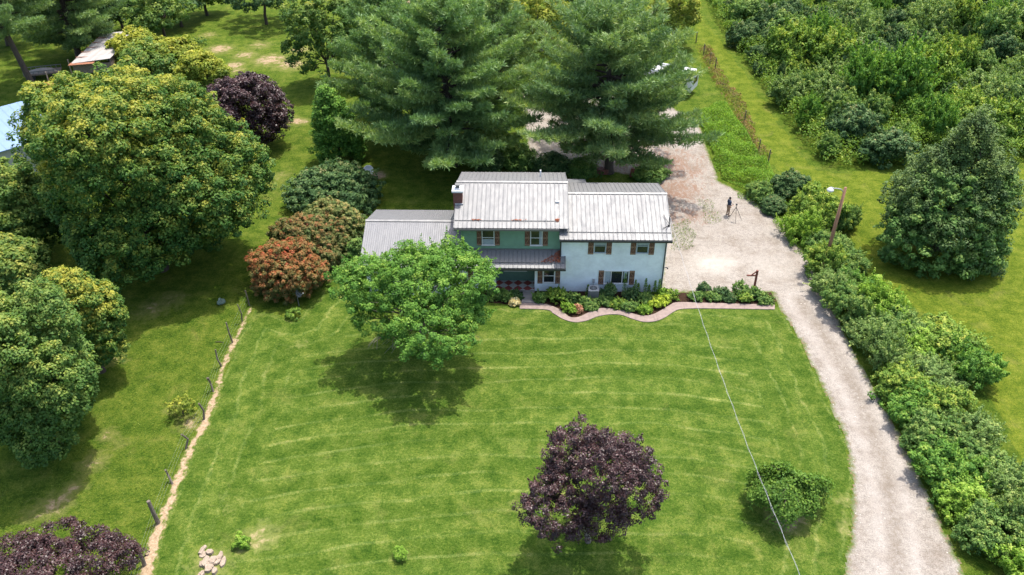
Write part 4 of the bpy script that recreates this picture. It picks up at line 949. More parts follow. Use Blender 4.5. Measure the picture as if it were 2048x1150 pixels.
M['gframe'] = simple('grey_blue_frame', (.30, .37, .42), .5, 0, .05, 3)
def window(x0, x1, z0, z1, y, kind='sash', blind=None, fm='white'):
    """frame, sill, sashes and panes standing just proud of the wall"""
    f = HB(); t = .055
    f.box(x0, x0+t, y-.05, y-.003, z0, z1); f.box(x1-t, x1, y-.05, y-.003, z0, z1); f.box(x0+t, x1-t, y-.05, y-.003, z1-t, z1); f.box(x0+t, x1-t, y-.06, y-.003, z0, z0+t)
    if kind == 'sash': f.box(x0+t, x1-t, y-.045, y-.012, (z0+z1)/2-.02, (z0+z1)/2+.025)
    if kind == 'triple':
        for xx in (x0+(x1-x0)*.27, x0+(x1-x0)*.73): f.box(xx-.03, xx+.03, y-.045, y-.012, z0+t-.012, z1-t+.012)
    fr = f.build('window', M[fm])
    p = HB(); p.box(x0+t-.002, x1-t+.002, y-.022, y-.006, z0+t-.002, z1-t+.002); p.build('pane', M['glass'], fr)
    s = HB(); s.box(x0-.04, x1+.04, y-.09, y-.003, z0-.045, z0-.002); s.build('sill', M['white'], fr)
    if blind:
        q = HB()
        for (a, c, zz0, zz1) in blind: q.box(a, c, y-.034, y-.0225, zz0, zz1)
        q.build('curtain', M['curtain'], fr)
    return fr
def shutter(x0, x1, z0, z1, y):
    f = HB(); n = 3; wdt = (x1-x0)/n
    for i in range(n): f.box(x0+i*wdt+.004, x0+(i+1)*wdt-.004, y-.028, y-.003, z0, z1)
    o = f.build('shutter', M['shutter'])
    g = HB(); zm = (z0+z1)/2
    g.box(x0+.01, x1-.01, y-.048, y-.029, z0+.04, z0+.12); g.box(x0+.01, x1-.01, y-.048, y-.029, z1-.12, z1-.04); g.box(x0+.01, x1-.01, y-.048, y-.029, zm-.04, zm+.04)
    g.bar((x0+.05, y-.038, z0+.13), (x1-.05, y-.038, zm-.05), .018, .055, (0, 1, 0)); g.bar((x1-.05, y-.038, zm+.05), (x0+.05, y-.038, z1-.13), .018, .055, (0, 1, 0))
    g.build('brace', M['shutterb'], o)
window(4.60, 5.43, 3.40, 4.56, WY, fm='gframe', blind=[(4.66, 5.37, 4.05, 4.5)]); shutter(4.17, 4.56, 3.26, 4.55, WY); shutter(5.46, 5.85, 3.26, 4.55, WY)
window(7.61, 8.44, 3.40, 4.56, WY, fm='gframe', blind=[(7.67, 8.38, 4.05, 4.5)]); shutter(7.18, 7.57, 3.26, 4.55, WY); shutter(8.48, 8.87, 3.26, 4.55, WY)
window(5.46, 7.24, .75, 1.87, WY, 'triple', blind=[(5.52, 5.88, .82, 1.81), (6.86, 7.1, 1.2, 1.81)]); shutter(5.04, 5.42, .64, 1.87, WY); shutter(7.27, 7.65, .64, 1.87, WY)
window(1.02, 1.86, .78, 1.98, WY); shutter(.61, .98, .68, 1.98, WY); shutter(1.90, 2.26, .68, 1.98, WY)
window(-4.05, -3.25, .78, 1.98, WY); shutter(-4.45, -4.09, .68, 1.98, WY); shutter(-3.21, -2.85, .68, 1.98, WY)
gy = 51.088
window(-3.40, -2.50, 3.66, 4.90, gy, blind=[(-3.34, -2.56, 3.72, 4.15)]); shutter(-3.76, -3.43, 3.62, 4.94, gy); shutter(-2.47, -2.12, 3.62, 4.94, gy)
window(.06, .93, 3.66, 4.90, gy, blind=[(.70, .87, 3.72, 4.84)]); shutter(-.33, .03, 3.62, 4.94, gy); shutter(.96, 1.32, 3.62, 4.94, gy)
window(-1.85, -.2, 1.12, 2.1, 51.6, 'triple')
# drifts of fallen leaves in the roof valleys
r = np.random.RandomState(7)
def litter(n, cx, cy, sx, sy, zf, name='leaf_litter'):
    P = np.c_[cx+r.normal(size=n)*sx, cy+r.normal(size=n)*sy, np.zeros(n)]; P[:, 2] = zf(P[:, 1])+.03+.03*r.rand(n)
    V, F = leafgeo(P-np.array(house_off), unit(np.c_[r.normal(size=(n, 2))*.3, np.ones(n)]), .10, r); o = mesh_np(name, V, F, M['leaflitter'], house); return o
P = []
n = 420; tx = r.rand(n); xx = 2.2-1.5*tx**2*r.rand(n); yy = 49.98+1.05*r.rand(n)*(1-np.clip((2.2-xx)/1.5, 0, 1)); zz = 2.71+sg_*(yy-49.53)+.03
V, F = leafgeo(np.c_[xx, yy, zz]-np.array(house_off), unit(np.c_[r.normal(size=(n, 2))*.3, np.ones(n)]), .11, r); mesh_np('leaf_litter', V, F, M['leaflitter'], house)
litter(60, -3.75, 51.27, .16, .03, lambda y: 5.35+sl_c*(y-50.6)); litter(50, -.9, 51.27, .18, .03, lambda y: 5.35+sl_c*(y-50.6)); litter(90, 1.95, 51.3, .06, .05, lambda y: 5.35+sl_c*(y-50.6))
# service mast on the right gable end, and wall lamp
b = HB(); b.tube([(9.86, 51.4, 3.6), (9.86, 51.4, 5.95), (9.80, 51.25, 6.05)], .035, 8); b.bar((9.86, 51.4, 5.3), (9.55, 52.3, 5.55), .03, .03); b.bar((9.86, 51.4, 5.2), (9.4, 51.1, 5.12), .03, .03); b.tube([(9.86, 51.4, 5.0), (9.86, 51.4, 5.2)], .09, 8); b.build('service_mast', M['black'])
b = HB(); b.tube([(9.75, 50.9, 1.9), (9.95, 50.9, 1.95), (10.05, 50.9, 1.85)], [.03, .03, .07], 8); b.box(9.742, 9.76, 50.82, 50.98, 1.8, 2.0); b.build('wall_lamp', M['black'])
b = HB(); b.box(4.62, 4.78, 50.44, 50.556, .85, 1.15); b.tube([(4.7, 50.5, .85), (4.7, 50.5, .3)], .02, 6); b.build('electric_box', M['lgrey'])

# ------------------------------------------------------------------ objects round the house
def ac():
    g = G(1186.5, 600); root = empty('air_conditioner', (4.66, 49.75, 0), 0, 'grey outdoor air conditioning unit in the flower bed', 'air conditioner')
    b = MB(); b.box(-.36, .36, -.36, .36, .06, .84)
    b.build('casing', M['grey'], root, bevel=.05)
    b = MB()
    for i in range(12): z = .12+i*.057; b.box(-.375, .375, -.375, .375, z, z+.02)
    b.build('louvres', M['grey'], root, bevel=.01)
    b = MB(); b.box(-.375, .375, -.375, .375, .84, .88); b.build('top_panel', M['lgrey'], root, bevel=.02)
    b = MB(); b.lathe([(.27, .881), (.27, .90), (.26, .90), (.0, .895)], n=24); b.build('fan_opening', M['black'], root)
    b = MB()
    for k in range(5):
        rr_ = .06+k*.045; b.tube([(rr_*cos(a), rr_*sin(a), .91) for a in np.linspace(0, 2*pi, 25)], .006, 4, False)
    for k in range(8): a = k*pi/4; b.tube([(0, 0, .915), (.27*cos(a), .27*sin(a), .912)], .006, 4)
    b.build('grille', M['lgrey'], root)
    b = MB(); b.box(-.42, .42, -.42, .42, 0, .055); b.build('pad', M['concrete'], root)
ac()
def bedplant(label, zx, zy, zr, lm, n, size, seed, h=1.0, name='garden_plant', zh=None, **kw):
    px, py = Z4(zx, zy); hw = zr/3.531
    P, rx, ry, rz, zc = from_px(px, py, hw, hw*h, 0, .9, .5)
    rz = max(rz, .3); kw.setdefault('rough', .45)
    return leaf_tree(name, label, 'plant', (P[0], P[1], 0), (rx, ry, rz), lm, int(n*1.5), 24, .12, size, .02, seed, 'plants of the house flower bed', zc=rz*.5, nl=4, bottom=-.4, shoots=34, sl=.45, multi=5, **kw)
BP = [('dark green bush below the porch, left of the steps', 110, 112, 62, 'mid', 110, .11, .8), ('leafy bush left of the porch steps by the tree', 20, 110, 55, 'mid', 90, .11, .8), ('green bush right next to the porch steps', 185, 110, 48, 'dark', 70, .10, .8),
 ('pale cream flowering plant at the lawn edge left of the steps', 172, 168, 36, 'cream', 60, .10, .8), ('dark leafy bush right of the porch steps', 352, 130, 52, 'mid', 100, .10, .9), ('yellow green broad leaved bush under the porch window', 478, 118, 74, 'hedge', 150, .12, .9),
 ('dark green plant between the yellow green bush and the air conditioner', 585, 140, 56, 'mid', 100, .10, .9), ('low green plant in the bend of the path', 560, 205, 52, 'weed', 90, .09, .7), ('pinkish flowering plant in the bend of the path', 622, 212, 38, 'pink', 60, .08, .8),
 ('green plant just left of the air conditioner', 655, 165, 48, 'mid', 80, .09, .9), ('low plant under the air conditioner', 715, 185, 55, 'mid', 90, .09, .6), ('dark bush against the wall right of the air conditioner', 840, 95, 60, 'dark', 110, .10, .9), ('green plant with pink dots below the wide window', 815, 150, 58, 'mid', 110, .09, .7),
 ('green plant in the middle of the bed under the wide window', 900, 165, 62, 'hedge', 110, .10, .7), ('green leafy plant where the path bulges toward the bed', 985, 190, 58, 'mid', 110, .10, .7), ('dark green plant at the wall under the right shutter', 1000, 115, 56, 'dark', 100, .10, .9),
 ('yellow tinged plant by the second bend of the path', 1085, 205, 50, 'weed', 80, .09, .7), ('green plant behind the lime foliage', 1100, 140, 58, 'mid', 100, .10, .8), ('bright lime yellow plant near the house corner', 1170, 160, 60, 'lime', 110, .10, .7), ('lime yellow groundcover by the path right of the house corner', 1235, 150, 46, 'lime', 80, .09, .6),
 ('pale green plant at the right corner of the house', 1280, 110, 62, 'hedge', 100, .10, .7), ('green tuft at the wall by the downspout', 1215, 95, 38, 'weed', 60, .09, .9),
 ('small dark bush at the back of the right bed', 1512, 65, 42, 'dark', 80, .09, 1), ('spiky green plant at the left end of the right bed', 1450, 128, 56, 'mid', 90, .09, .6), ('low green plant in the left half of the right bed', 1560, 125, 58, 'mid', 90, .09, .6), ('purplish dark plant in the middle of the right bed', 1640, 95, 60, 'dark', 90, .09, .7),
 ('low plant by the path in the middle of the right bed', 1680, 130, 48, 'dark', 70, .09, .6), ('tallest leafy bush of the right bed, left of the red post', 1765, 75, 62, 'mid', 110, .10, .9), ('light green plant by the path below the tallest bush', 1800, 128, 56, 'hedge', 100, .09, .7),
 ('dark green bush beside the red post', 1870, 110, 62, 'mid', 110, .10, .8), ('green bush at the right end of the right bed', 1945, 145, 56, 'mid', 100, .10, .7)]
for i, (lab, zx, zy, zr_, lm, n, sz, h) in enumerate(BP): bedplant(lab, zx, zy, zr_, lm, n, sz, 200+i, h)
# tall feathery stems in front of the wall
r = np.random.RandomState(55)
FS = [(945, 30, 1.6, 'tall feathery plant under the left pane of the wide window'), (1020, 65, 1.15, 'feathery plant below the right shutter of the wide window'), (1042, 80, .9, 'short feathery plant next to the right shutter'), (1092, 75, 1.25, 'slender feathery plant alone on the blue wall'), (1118, 90, .8, 'thin short feathery plant on the blue wall'), (1158, 75, 1.1, 'feathery plant left of the house corner'), (1188, 70, 1.2, 'last feathery plant before the house corner'), (690, 75, .8, 'thin feathery plant left of the air conditioner')]
for (zx, zy, hgt, lab) in FS:
    hgt *= 1.25
    P = G(*Z4(zx, 112)); root = empty('feathery_plant', (P[0], min(P[1], 50.25), 0), 0, lab, 'plant', 'feathery plants at the house wall')
    n = 420; z = r.rand(n)*hgt; rad = .20*(1-z/hgt)**.6+.03; a = r.rand(n)*2*pi; q = np.c_[np.cos(a)*rad*r.rand(n)**.5, np.sin(a)*rad*r.rand(n)**.5, z]
    V, F = leafgeo(q, unit(r.normal(size=(n, 3))*.6+[0, 0, .3]), .09, r, .35); mesh_np('foliage', V, F, LM['weed'], root, {'tint': r.rand(n)*.7})
    b = MB()
    for k in range(4): b.tube([(0, 0, 0), (r.normal()*.04, r.normal()*.04, hgt*.95)], [.012, .005], 4)
    b.build('stem', M['bark'], root)
# red hanger post
P = G(1508, 577); root = empty('hanger_post', (P[0], P[1], 0), 0, 'red brown wooden post with one arm at the end of the right bed', 'post')
b = MB(); b.box(-.07, .07, -.07, .07, -.1, 1.62); b.build('post', M['redwood'], root, bevel=.01)
b = MB(); b.box(-.72, -.072, -.05, .05, 1.12, 1.21); b.build('arm', M['redwood'], root, bevel=.008)
b = MB(); b.bar((-.075, 0, 1.50), (-.36, 0, 1.215), .06, .07); b.build('brace', M['redwood'], root)
# lamp pole
tp = G(1691, 376, 7.0); root = empty('lamp_pole', (tp[0]-.28, tp[1]-.35, 0), 0, 'leaning wooden pole with a white lamp on a short arm above the bushes', 'street lamp')
b = MB(); b.tube([(0, 0, -.3), (.12, .14, 3.4), (.28, .35, 7.05)], [.15, .13, .10], 12); b.build('pole', M['pole'], root, smooth=True)
b = MB(); b.tube([(.26, .33, 6.6), (-.05, .25, 6.95), (-.45, .2, 7.05), (-.62, .2, 7.02)], .04, 8); o = b.build('arm', M['lgrey'], root, smooth=True)
b = MB(); b.lathe([(.03, .2), (.10, .16), (.16, .10), (.24, .02), (.25, -.04), (.2, -.12), (.08, -.18)], (-.82, .2, 6.94), 16); b.build('lamp_head', M['white'], root, smooth=True)
b = MB(); b.tube([(-.6, .2, 7.02), (-.8, .2, 7.1)], .07, 8); b.build('photocell_housing', M['lgrey'], root)
# overhead cable from the mast
A = np.array([9.80, 51.25, 6.05]); B = G(1660, 1290, 7.2); B = A+(B-A)*1.0
pts = []
for i in range(61):
    t = i/60; p = A*(1-t)+B*t; p[2] -= 4*1.0*t*(1-t); pts.append(p-A)
b = MB(); b.tube(pts, .0065, 5, False); 
q = [p+np.array([.05*sin(i*1.7), .05*cos(i*1.7), -.01]) for i, p in enumerate(pts)]
b.tube(q, .005, 4, False)
o = b.build('overhead_cable', M['cable']); o.location = A; tag(o, 'twisted grey power cable crossing over the front lawn to the house', 'cable')

# fence on the left
def Z6(x, y): return (200+x/2.0167, 580+y/2.0167)
FP_ = [((180, 1110), .10, 1.15, 'thick sawn fence post nearest the bottom left purple maple'), ((235, 940), .115, 1.7, 'tallest thick sawn post, second from the bottom of the picture'), ((292, 782), .06, 1.1, 'thin dark fence post, third from the bottom'), ((347, 640), .06, 1.15, 'thin dark fence post below the little yellow sapling'),
       ((420, 522), .065, 1.3, 'crooked fence post right of the little yellow sapling'), ((457, 410), .06, 1.15, 'forked stub post above the little yellow sapling'), ((490, 308), .055, 1.4, 'thin leaning post midway along the fence'), ((535, 212), .055, 1.7, 'tall thin crooked post, third from the orange shrub'), ((574, 128), .045, 1.5, 'thin post second from the orange shrub'), ((603, 62), .045, 1.3, 'thin post right beside the orange shrub')]
r = np.random.RandomState(8); fpos = []
for i, ((zx, zy), rad, h, lab) in enumerate(FP_):
    P = G(*Z6(zx, zy)); fpos.append(P); c = r.normal(size=2)*.05*(2 if rad < .08 else .4); e = np.array([-.06, .02])*h
    b = MB(); b.tube([(0, 0, -.3), (0, 0, .02), (c[0], c[1], h*.5), (e[0]+c[0]*.3, e[1], h)], [rad*1.05, rad*1.05, rad*.95, rad*.85], 9)
    if 'forked' in lab: b.tube([(c[0], c[1], h*.5), (-.22, .05, h*.95)], [rad*.7, rad*.5], 7)
    o = b.build('fence_post', M['post'], smooth=False); o.location = (P[0], P[1], 0); tag(o, lab, 'fence post', 'posts of the left wire fence')
b = MB(); off = fpos[0]
for z in (.3, .62, .95):
    for a, c in zip(fpos[:-1], fpos[1:]): 
        m = (a+c)/2; b.tube([a-off+[-.09, 0, z], m-off+[-.09, 0, z-.03], c-off+[-.07, 0, z]], .0022, 4, False)
a = fpos[0]; d = unit(fpos[0]-fpos[1]); 
for z in (.3, .62, .95): b.tube([a-off+[-.09, 0, z], a-off+d*6+[-.09, 0, z]], .0022, 4, False)
o = b.build('fence_wire', M['wire']); o.location = off; tag(o, 'thin wire strands strung along the left fence posts', 'wire')
# small plants by the fence and on the lawn
def small(label, px, py, hw, lm, h, seed, name='small_plant', n=60, size=.1, **kw):
    P = G(px, py, h*.5); rx = hw*depth(P)/FPX
    return leaf_tree(name, label, 'plant', (P[0], P[1], 0), (rx, rx, h*.55), lm, n, 30, .13, size, .025, seed, zc=h*.55, nl=8, bottom=-.6, rough=.35, **kw)
small('little yellow green sapling beside the fence', 362, 812, 24, 'yellow', 1.5, 301, 'young_sapling', 70, bark='bark')
small('small bright bush beside a bare patch on the lower left lawn', 484, 1085, 13, 'weed', .6, 302, n=50)
small('tiny green seedling low in the middle of the lawn', 800, 1108, 12, 'weed', .5, 303, n=40, size=.08)
small('tiny blue green plant in the pasture left of the fence top', 443, 603, 6, 'bluegreen', .3, 304, n=14, size=.1)
small('green weed clump at the foot of the satellite dish', 585, 628, 15, 'hedge', .5, 305, n=40)
small('dark weed clump on the worn line of the back pasture', 560, 240, 14, 'mid', .8, 306, n=40, size=.14)
small('low weeds at the far end of the worn line, back pasture', 578, 236, 10, 'mid', .5, 307, n=30, size=.12)
small('low leafy patch by the worn ground near the back trees', 395, 85, 14, 'mid', .8, 308, n=40, size=.14)
# half buried log and stones at the bottom
P = G(415, 1128)
root = empty('log_pile', (P[0], P[1], 0), 0, 'pale broken slab of rotten log at the bottom left of the lawn', 'log')
r = np.random.RandomState(3); b = MB()
for k in range(16):
    x, y = r.normal()*.28, r.normal()*.38; w_, l_ = .12+.14*r.rand(), .16+.22*r.rand(); a = r.rand()*3
    ps = [(x+cos(a+t)*w_*(.8+.4*r.rand()), y+sin(a+t)*l_*(.8+.4*r.rand())) for t in np.linspace(0, 2*pi, 7)[:-1]]; h = .07+.12*r.rand()
    vs = [(u, v, -.03) for u, v in ps]+[(u*.96+x*.04, v*.96+y*.04, h*(.7+.5*r.rand())) for u, v in ps]
    b.add(vs, [tuple(range(6, 12))]+[(i, (i+1) % 6, (i+1) % 6+6, i+6) for i in range(6)])
b.build('slab', M['log'], root, bevel=.015)
b = MB(); b.tube([(-.55, .55, .04), (-.5, .85, .08), (-.42, 1.05, .05)], [.13, .12, .09], 8); b.build('branch_end', M['log'], root)
b = MB(); P = G(438, 685); b.tube([(-.25, 0, .03), (0, .03, .05), (.3, -.01, .02)], [.02, .025, .015], 6); o = b.build('fallen_branch', M['bark']); o.location = P; tag(o, 'short dark fallen branch in the grass left of the fence', 'branch')
# satellite dishes
M['ddish'] = simple('dish_grey', (.10, .115, .13), .6, .1, .1, 6)
def dish(loc, rz, tilt, h, R, label, mat):
    root = empty('satellite_dish', loc, rz, label, 'satellite dish'); b = MB()
    b.tube([(0, 0, -.2), (0, 0, h)], .03, 8); b.build('mast', M['grey'], root)
    pr = [(.01, 0), (R*.5, .03*R/.35), (R*.85, .10*R/.35), (R, .14*R/.35), (R, .16*R/.35), (R*.82, .12*R/.35), (R*.4, .04*R/.35), (.01, .02)]
    b = MB(); b.lathe(pr, n=24, sy=.9); o = b.build('reflector', mat, root, smooth=True); o.location = (0, -.06, h); o.rotation_euler = (tilt, 0, 0)
    b = MB(); b.tube([(0, 0, .02), (0, -R*.6, R*.45), (0, -R*.35, R*1.05)], .014, 6); b.tube([(0, -R*.42, R*.98), (0, -R*.2, R*1.12)], .04, 8); c = b.build('feed_arm', M['lgrey'], root); c.location = (0, -.06, h); c.rotation_euler = (tilt, 0, 0)
P = G(598, 612); dish((P[0], P[1], 0), radians(75), radians(78), 1.25, .42, 'grey satellite dish on a mast in front of the orange shrub', M['ddish'])
P = G(742, 358); dish((P[0], P[1], 0), radians(-20), radians(62), .9, .52, 'white round dish standing beyond the dark shrub', M['white'])

# fence posts of the back fence row (right)
BPx = [Z8(240, 625), Z8(280, 668), Z8(182, 505), Z8(62, 285), Z8(40, 262), (1392, 85), (1407, 110)]
for i, (x, y) in enumerate(BPx):
    P = G(x, y); b = MB(); b.tube([(0, 0, -.3), (0, 0, 1.35)], [.07, .06], 8); o = b.build('fence_post', M['post']); o.location = (P[0], P[1], 0)
    tag(o, ['grey fence post standing in the mown lane beside the weeds', 'short fence post at the lane side nearest the first bushes', 'fence post half hidden in the reddish weeds', 'upper fence post of the back row by the pine tips', 'fence post next to the upper one in the back row', 'fence post at the head of the back row, beside the pine', 'second fence post from the head of the back row'][i], 'fence post', 'posts of the back fence row')

# ------------------------------------------------------------------ person and tripod
def skin(name, joints, edges, mat, parent, root=0, sub=1):
    me = bpy.data.meshes.new(name); me.from_pydata([j[0] for j in joints], edges, []); me.materials.append(mat)
    o = bpy.data.objects.new(name, me); col.objects.link(o); o.parent = parent
    m = o.modifiers.new('skin', 'SKIN'); m.use_smooth_shade = True
    for i, j in enumerate(joints):
        sv = me.skin_vertices[0].data[i]; rr_ = j[1]; sv.radius = (rr_, rr_) if not hasattr(rr_, '__len__') else rr_
        sv.use_root = (i == root)
    if sub: s = o.modifiers.new('sub', 'SUBSURF'); s.levels = sub; s.render_levels = sub
    return o
SK = simple('skin', (.42, .25, .17), .6, 0, .08, 20); M['navy'] = simple('navy_shirt', (.022, .04, .075), .8, 0, .15, 12); M['khaki'] = simple('khaki_trousers', (.30, .20, .13), .85, 0, .12, 12); M['hair'] = simple('dark_hair', (.015, .012, .01), .6, 0, .2, 20)
P = G(1455, 431)
per = empty('person', (P[0], P[1], 0), radians(100), 'person in navy shirt and khaki trousers standing by a tripod on the gravel', 'person')
# faces local -Y turned to the left of the picture
J = []; E_ = []
def jt(p, r_, par=None):
    J.append((p, r_)); i = len(J)-1
    if par is not None: E_.append((par, i))
    return i
pel = jt((0, 0, .98), (.12, .10)); ab = jt((0, 0, 1.12), (.125, .10), pel); ch = jt((0, .01, 1.34), (.15, .11), ab); nk = jt((0, .01, 1.50), .055, ch); jw = jt((0, -.015, 1.58), .07, nk); hd = jt((0, 0, 1.67), (.078, .092), jw); tp_ = jt((0, .005, 1.745), (.055, .06), hd)
for sx in (-1, 1):
    hp = jt((sx*.09, 0, .93), .085, pel); kn = jt((sx*.12, -.03 if sx < 0 else .0, .50), .058, hp); an = jt((sx*.13, .02+(.03 if sx > 0 else -.04), .09), .038, kn); jt((sx*.14, -.12+(.03 if sx > 0 else -.04), .045), .035, an)
    sh = jt((sx*.185, .01, 1.43), .055, ch); el = jt((sx*.25, .05, 1.15), .040, sh); wr = jt((sx*.20, -.20, 1.05), .026, el); pm = jt((sx*.18, -.27, 1.06), .026, wr)
    for k, dx in enumerate((-.03, -.01, .01, .03)):
        f1 = jt((sx*.18+dx, -.31-.01*(k in (1, 2)), 1.055), .010, pm); jt((sx*.18+dx*.9, -.335-.008*(k in (1, 2)), 1.03), .009, f1)
    t1 = jt((sx*.145, -.265, 1.075), .011, pm); jt((sx*.13, -.30, 1.085), .009, t1)
skin('body', J, E_, SK, per)
J = []; E_ = []
a = jt((0, 0, .95), .165); c = jt((0, 0, 1.15), .17, a); d_ = jt((0, .01, 1.36), .19, c); n_ = jt((0, .012, 1.49), .10, d_)
for sx in (-1, 1): s_ = jt((sx*.20, .01, 1.42), .085, d_); e_ = jt((sx*.255, .05, 1.15), .068, s_); jt((sx*.215, -.13, 1.08), .05, e_)
skin('shirt', J, E_, M['navy'], per)
J = []; E_ = []
a = jt((0, 0, .94), .15)
for sx in (-1, 1): h_ = jt((sx*.095, 0, .86), .105, a); k_ = jt((sx*.12, -.03 if sx < 0 else 0, .5), .078, h_); jt((sx*.13, .015+(.03 if sx > 0 else -.04), .10), .062, k_)
skin('trousers', J, E_, M['khaki'], per)
b = MB(); b.lathe([(.02, .10), (.06, .085), (.088, .04), (.092, -.02), (.08, -.07), (.03, -.09)], (0, .018, 1.69), 14, .95, 1.05); b.build('hair', M['hair'], per, smooth=True)
b = MB()
for sx in (-1, 1):
    yb_ = (.03 if sx > 0 else -.04); b.lathe([(.045, 0), (.05, .02), (.045, .06), (.03, .09)], (sx*.135, -.06+yb_, 0), 12, 1, 2.6)
b.build('shoe', M['black'], per, smooth=True)
b = MB(); b.box(-.05, .05, -.36, -.28, 1.03, 1.09); b.build('hand_controller', M['black'], per, bevel=.01)
bpy.data.objects['hand_controller'].parent = None; o = bpy.data.objects['hand_controller']; o.matrix_world = Matrix.Translation((P[0], P[1], 0))@Matrix.Rotation(radians(100), 4, 'Z')@Matrix.Translation((0, 0, 0)); tag(o, 'small black controller held in the hands of the person', 'controller')
P = G(1468, 440); root = empty('tripod', (P[0], P[1], 0), 0, 'black tripod with a small camera head on the gravel beside the person', 'tripod')
for k, a in enumerate((-.9*pi/1, -pi/2, -.12)):
    b = MB(); ex, ey = .62*cos(a), .62*sin(a); b.tube([(.02*cos(a), .02*sin(a), 1.22), (ex*.55, ey*.55, .6), (ex, ey, 0)], [.022, .018, .012], 6); b.build('leg', M['black'], root)
b = MB(); b.tube([(0, 0, 1.1), (0, 0, 1.42)], .02, 8); b.build('centre_column', M['black'], root)
b = MB(); b.box(-.07, .07, -.05, .05, 1.42, 1.54); b.tube([(0, -.05, 1.48), (0, -.11, 1.48)], .035, 10); b.build('camera_head', M['black'], root, bevel=.01)

# ------------------------------------------------------------------ far left: shed, trailer, calf, blue roofs
def shed():
    A = G(140, 150, 0); root = empty('old_shed', (-48.7, 93.6, 0), radians(4), 'old open shed with patched pale tin roof under the pines', 'shed')
    b = MB(); L, W_ = 9.6, 4.4
    # roof: sloped sheet, long axis runs back (+Y)
    def z(x, y): return 3.0+.25*(x+W_/2)/W_*2.0
    for k in range(6):
        y0 = -L/2+k*L/6; y1 = y0+L/6*1.04; dz = .03*(k % 2)
        b.add([(-W_/2, y0, z(-W_/2, 0)+dz), (W_/2, y0, z(W_/2, 0)+dz), (W_/2, y1, z(W_/2, 0)+dz+.02), (-W_/2, y1, z(-W_/2, 0)+dz+.02), (-W_/2, y0, z(-W_/2, 0)+dz-.05), (W_/2, y0, z(W_/2, 0)+dz-.05), (W_/2, y1, z(W_/2, 0)+dz-.03), (-W_/2, y1, z(-W_/2, 0)+dz-.03)],
              [(0, 1, 2, 3), (7, 6, 5, 4), (0, 4, 5, 1), (1, 5, 6, 2), (2, 6, 7, 3), (3, 7, 4, 0)])
    b.build('roof', M['tin'], root)
    b = MB()
    for k in range(1, 6): y0 = -L/2+k*L/6; b.box(-W_/2, W_/2, y0-.05, y0+.05, 3.12, 3.17)
    b.bar((-W_/2-.1, -L/2-.2, 2.98), (W_/2*.2, -L/2-.2, 3.15), .8, .04); b.build('rusty_sheet', M['rust'], root)
    b = MB(); b.box(-W_/2+.1, W_/2-.1, -L/2+.02, -L/2+.12, 1.9, 2.98); b.box(W_/2-.2, W_/2-.1, -L/2+.12, L/2-.2, .0, 3.3); b.box(-W_/2+.1, W_/2-.2, L/2-.3, L/2-.2, 0, 3.0); b.build('wall', M['oldwood'], root)
    for (x, y) in ((-W_/2+.15, -L/2+.2), (0, -L/2+.2), (W_/2-.3, -L/2+.2), (-W_/2+.15, 0), (-W_/2+.15, L/2-.5)):
        b = MB(); b.tube([(x, y, -.2), (x, y, 3.0)], .09, 8); b.build('post', M['oldwood'], root)
shed()
P = G(72, 165); root = empty('farm_trailer', (P[0]+.3, P[1]+1.5, 0), radians(18), 'low grey flat trailer with side rails beside the leaning trunk', 'trailer')
b = MB(); b.box(-1.9, 1.9, -.85, .85, .62, .74); b.build('bed', M['oldwood'], root)
b = MB()
for sy in (-.85, .85):
    b.box(-1.9, 1.9, sy-.03, sy+.03, 1.05, 1.12)
    for k in range(8): x = -1.85+k*.53; b.box(x-.03, x+.03, sy-.03, sy+.03, .74, 1.05)
b.build('side_rail', M['grey'], root)
for x in (-1.1, 1.1):
    for sy in (-.75, .75):
        b = MB(); b.tube([(x, sy-.1, .34), (x, sy+.1, .34)], .34, 16); o = b.build('wheel', M['black'], root)
b = MB(); b.lathe([(1.1, 0), (.9, .22), (.4, .36), (.05, .38)], (0, 0, .745), 12, 1.4, .6); b.build('load', M['concrete'], root)
# calf
P = G(93, 187); M['calf'] = simple('brown_hide', (.40, .16, .06), .85, 0, .15, 6); root = empty('calf', (P[0], P[1]+.2, 0), radians(12), 'brown calf with a white face standing by the wooden posts', 'calf')
J = []; E_ = []
b0 = jt((.0, 0, .95), (.26, .28)); fr = jt((-.5, 0, 1.0), (.24, .27), b0); bk = jt((.55, 0, 1.0), (.23, .25), b0); nk = jt((-.78, 0, 1.08), .15, fr); hd = jt((-1.0, 0, 1.08), .12, nk)
for sy in (-.14, .14):
    k1 = jt((-.52, sy, .55), .075, fr); k2 = jt((-.50, sy, .28), .05, k1); jt((-.53, sy, .03), .05, k2)
    k1 = jt((.52, sy, .62), .10, bk); k2 = jt((.66, sy, .36), .055, k1); jt((.60, sy, .03), .05, k2)
t_ = jt((.80, 0, .98), .03, bk); jt((.86, 0, .5), .02, t_)
skin('body', J, E_, M['calf'], root)
b = MB(); b.lathe([(.03, -.02), (.08, .0), (.10, .12), (.125, .28), (.09, .38), (.02, .42)], (0, 0, 0), 12); o = b.build('face', M['white'], root, smooth=True); o.location = (-1.36, 0, .98); o.rotation_euler = (0, radians(72), 0)
for sy in (-1, 1):
    b = MB(); b.tube([(-1.0, sy*.1, 1.18), (-.98, sy*.26, 1.2)], [.05, .02], 6); b.build('ear', M['calf'], root)
P = G(114, 176); o = MB().lathe([(.02, .0), (.30, .03), (.38, .2), (.38, .45), (.30, .62), (.02, .66)], n=16).build('red_tub', M['red'], smooth=True); o.location = (P[0], P[1], 0); tag(o, 'round red feed tub beside the calf', 'tub')
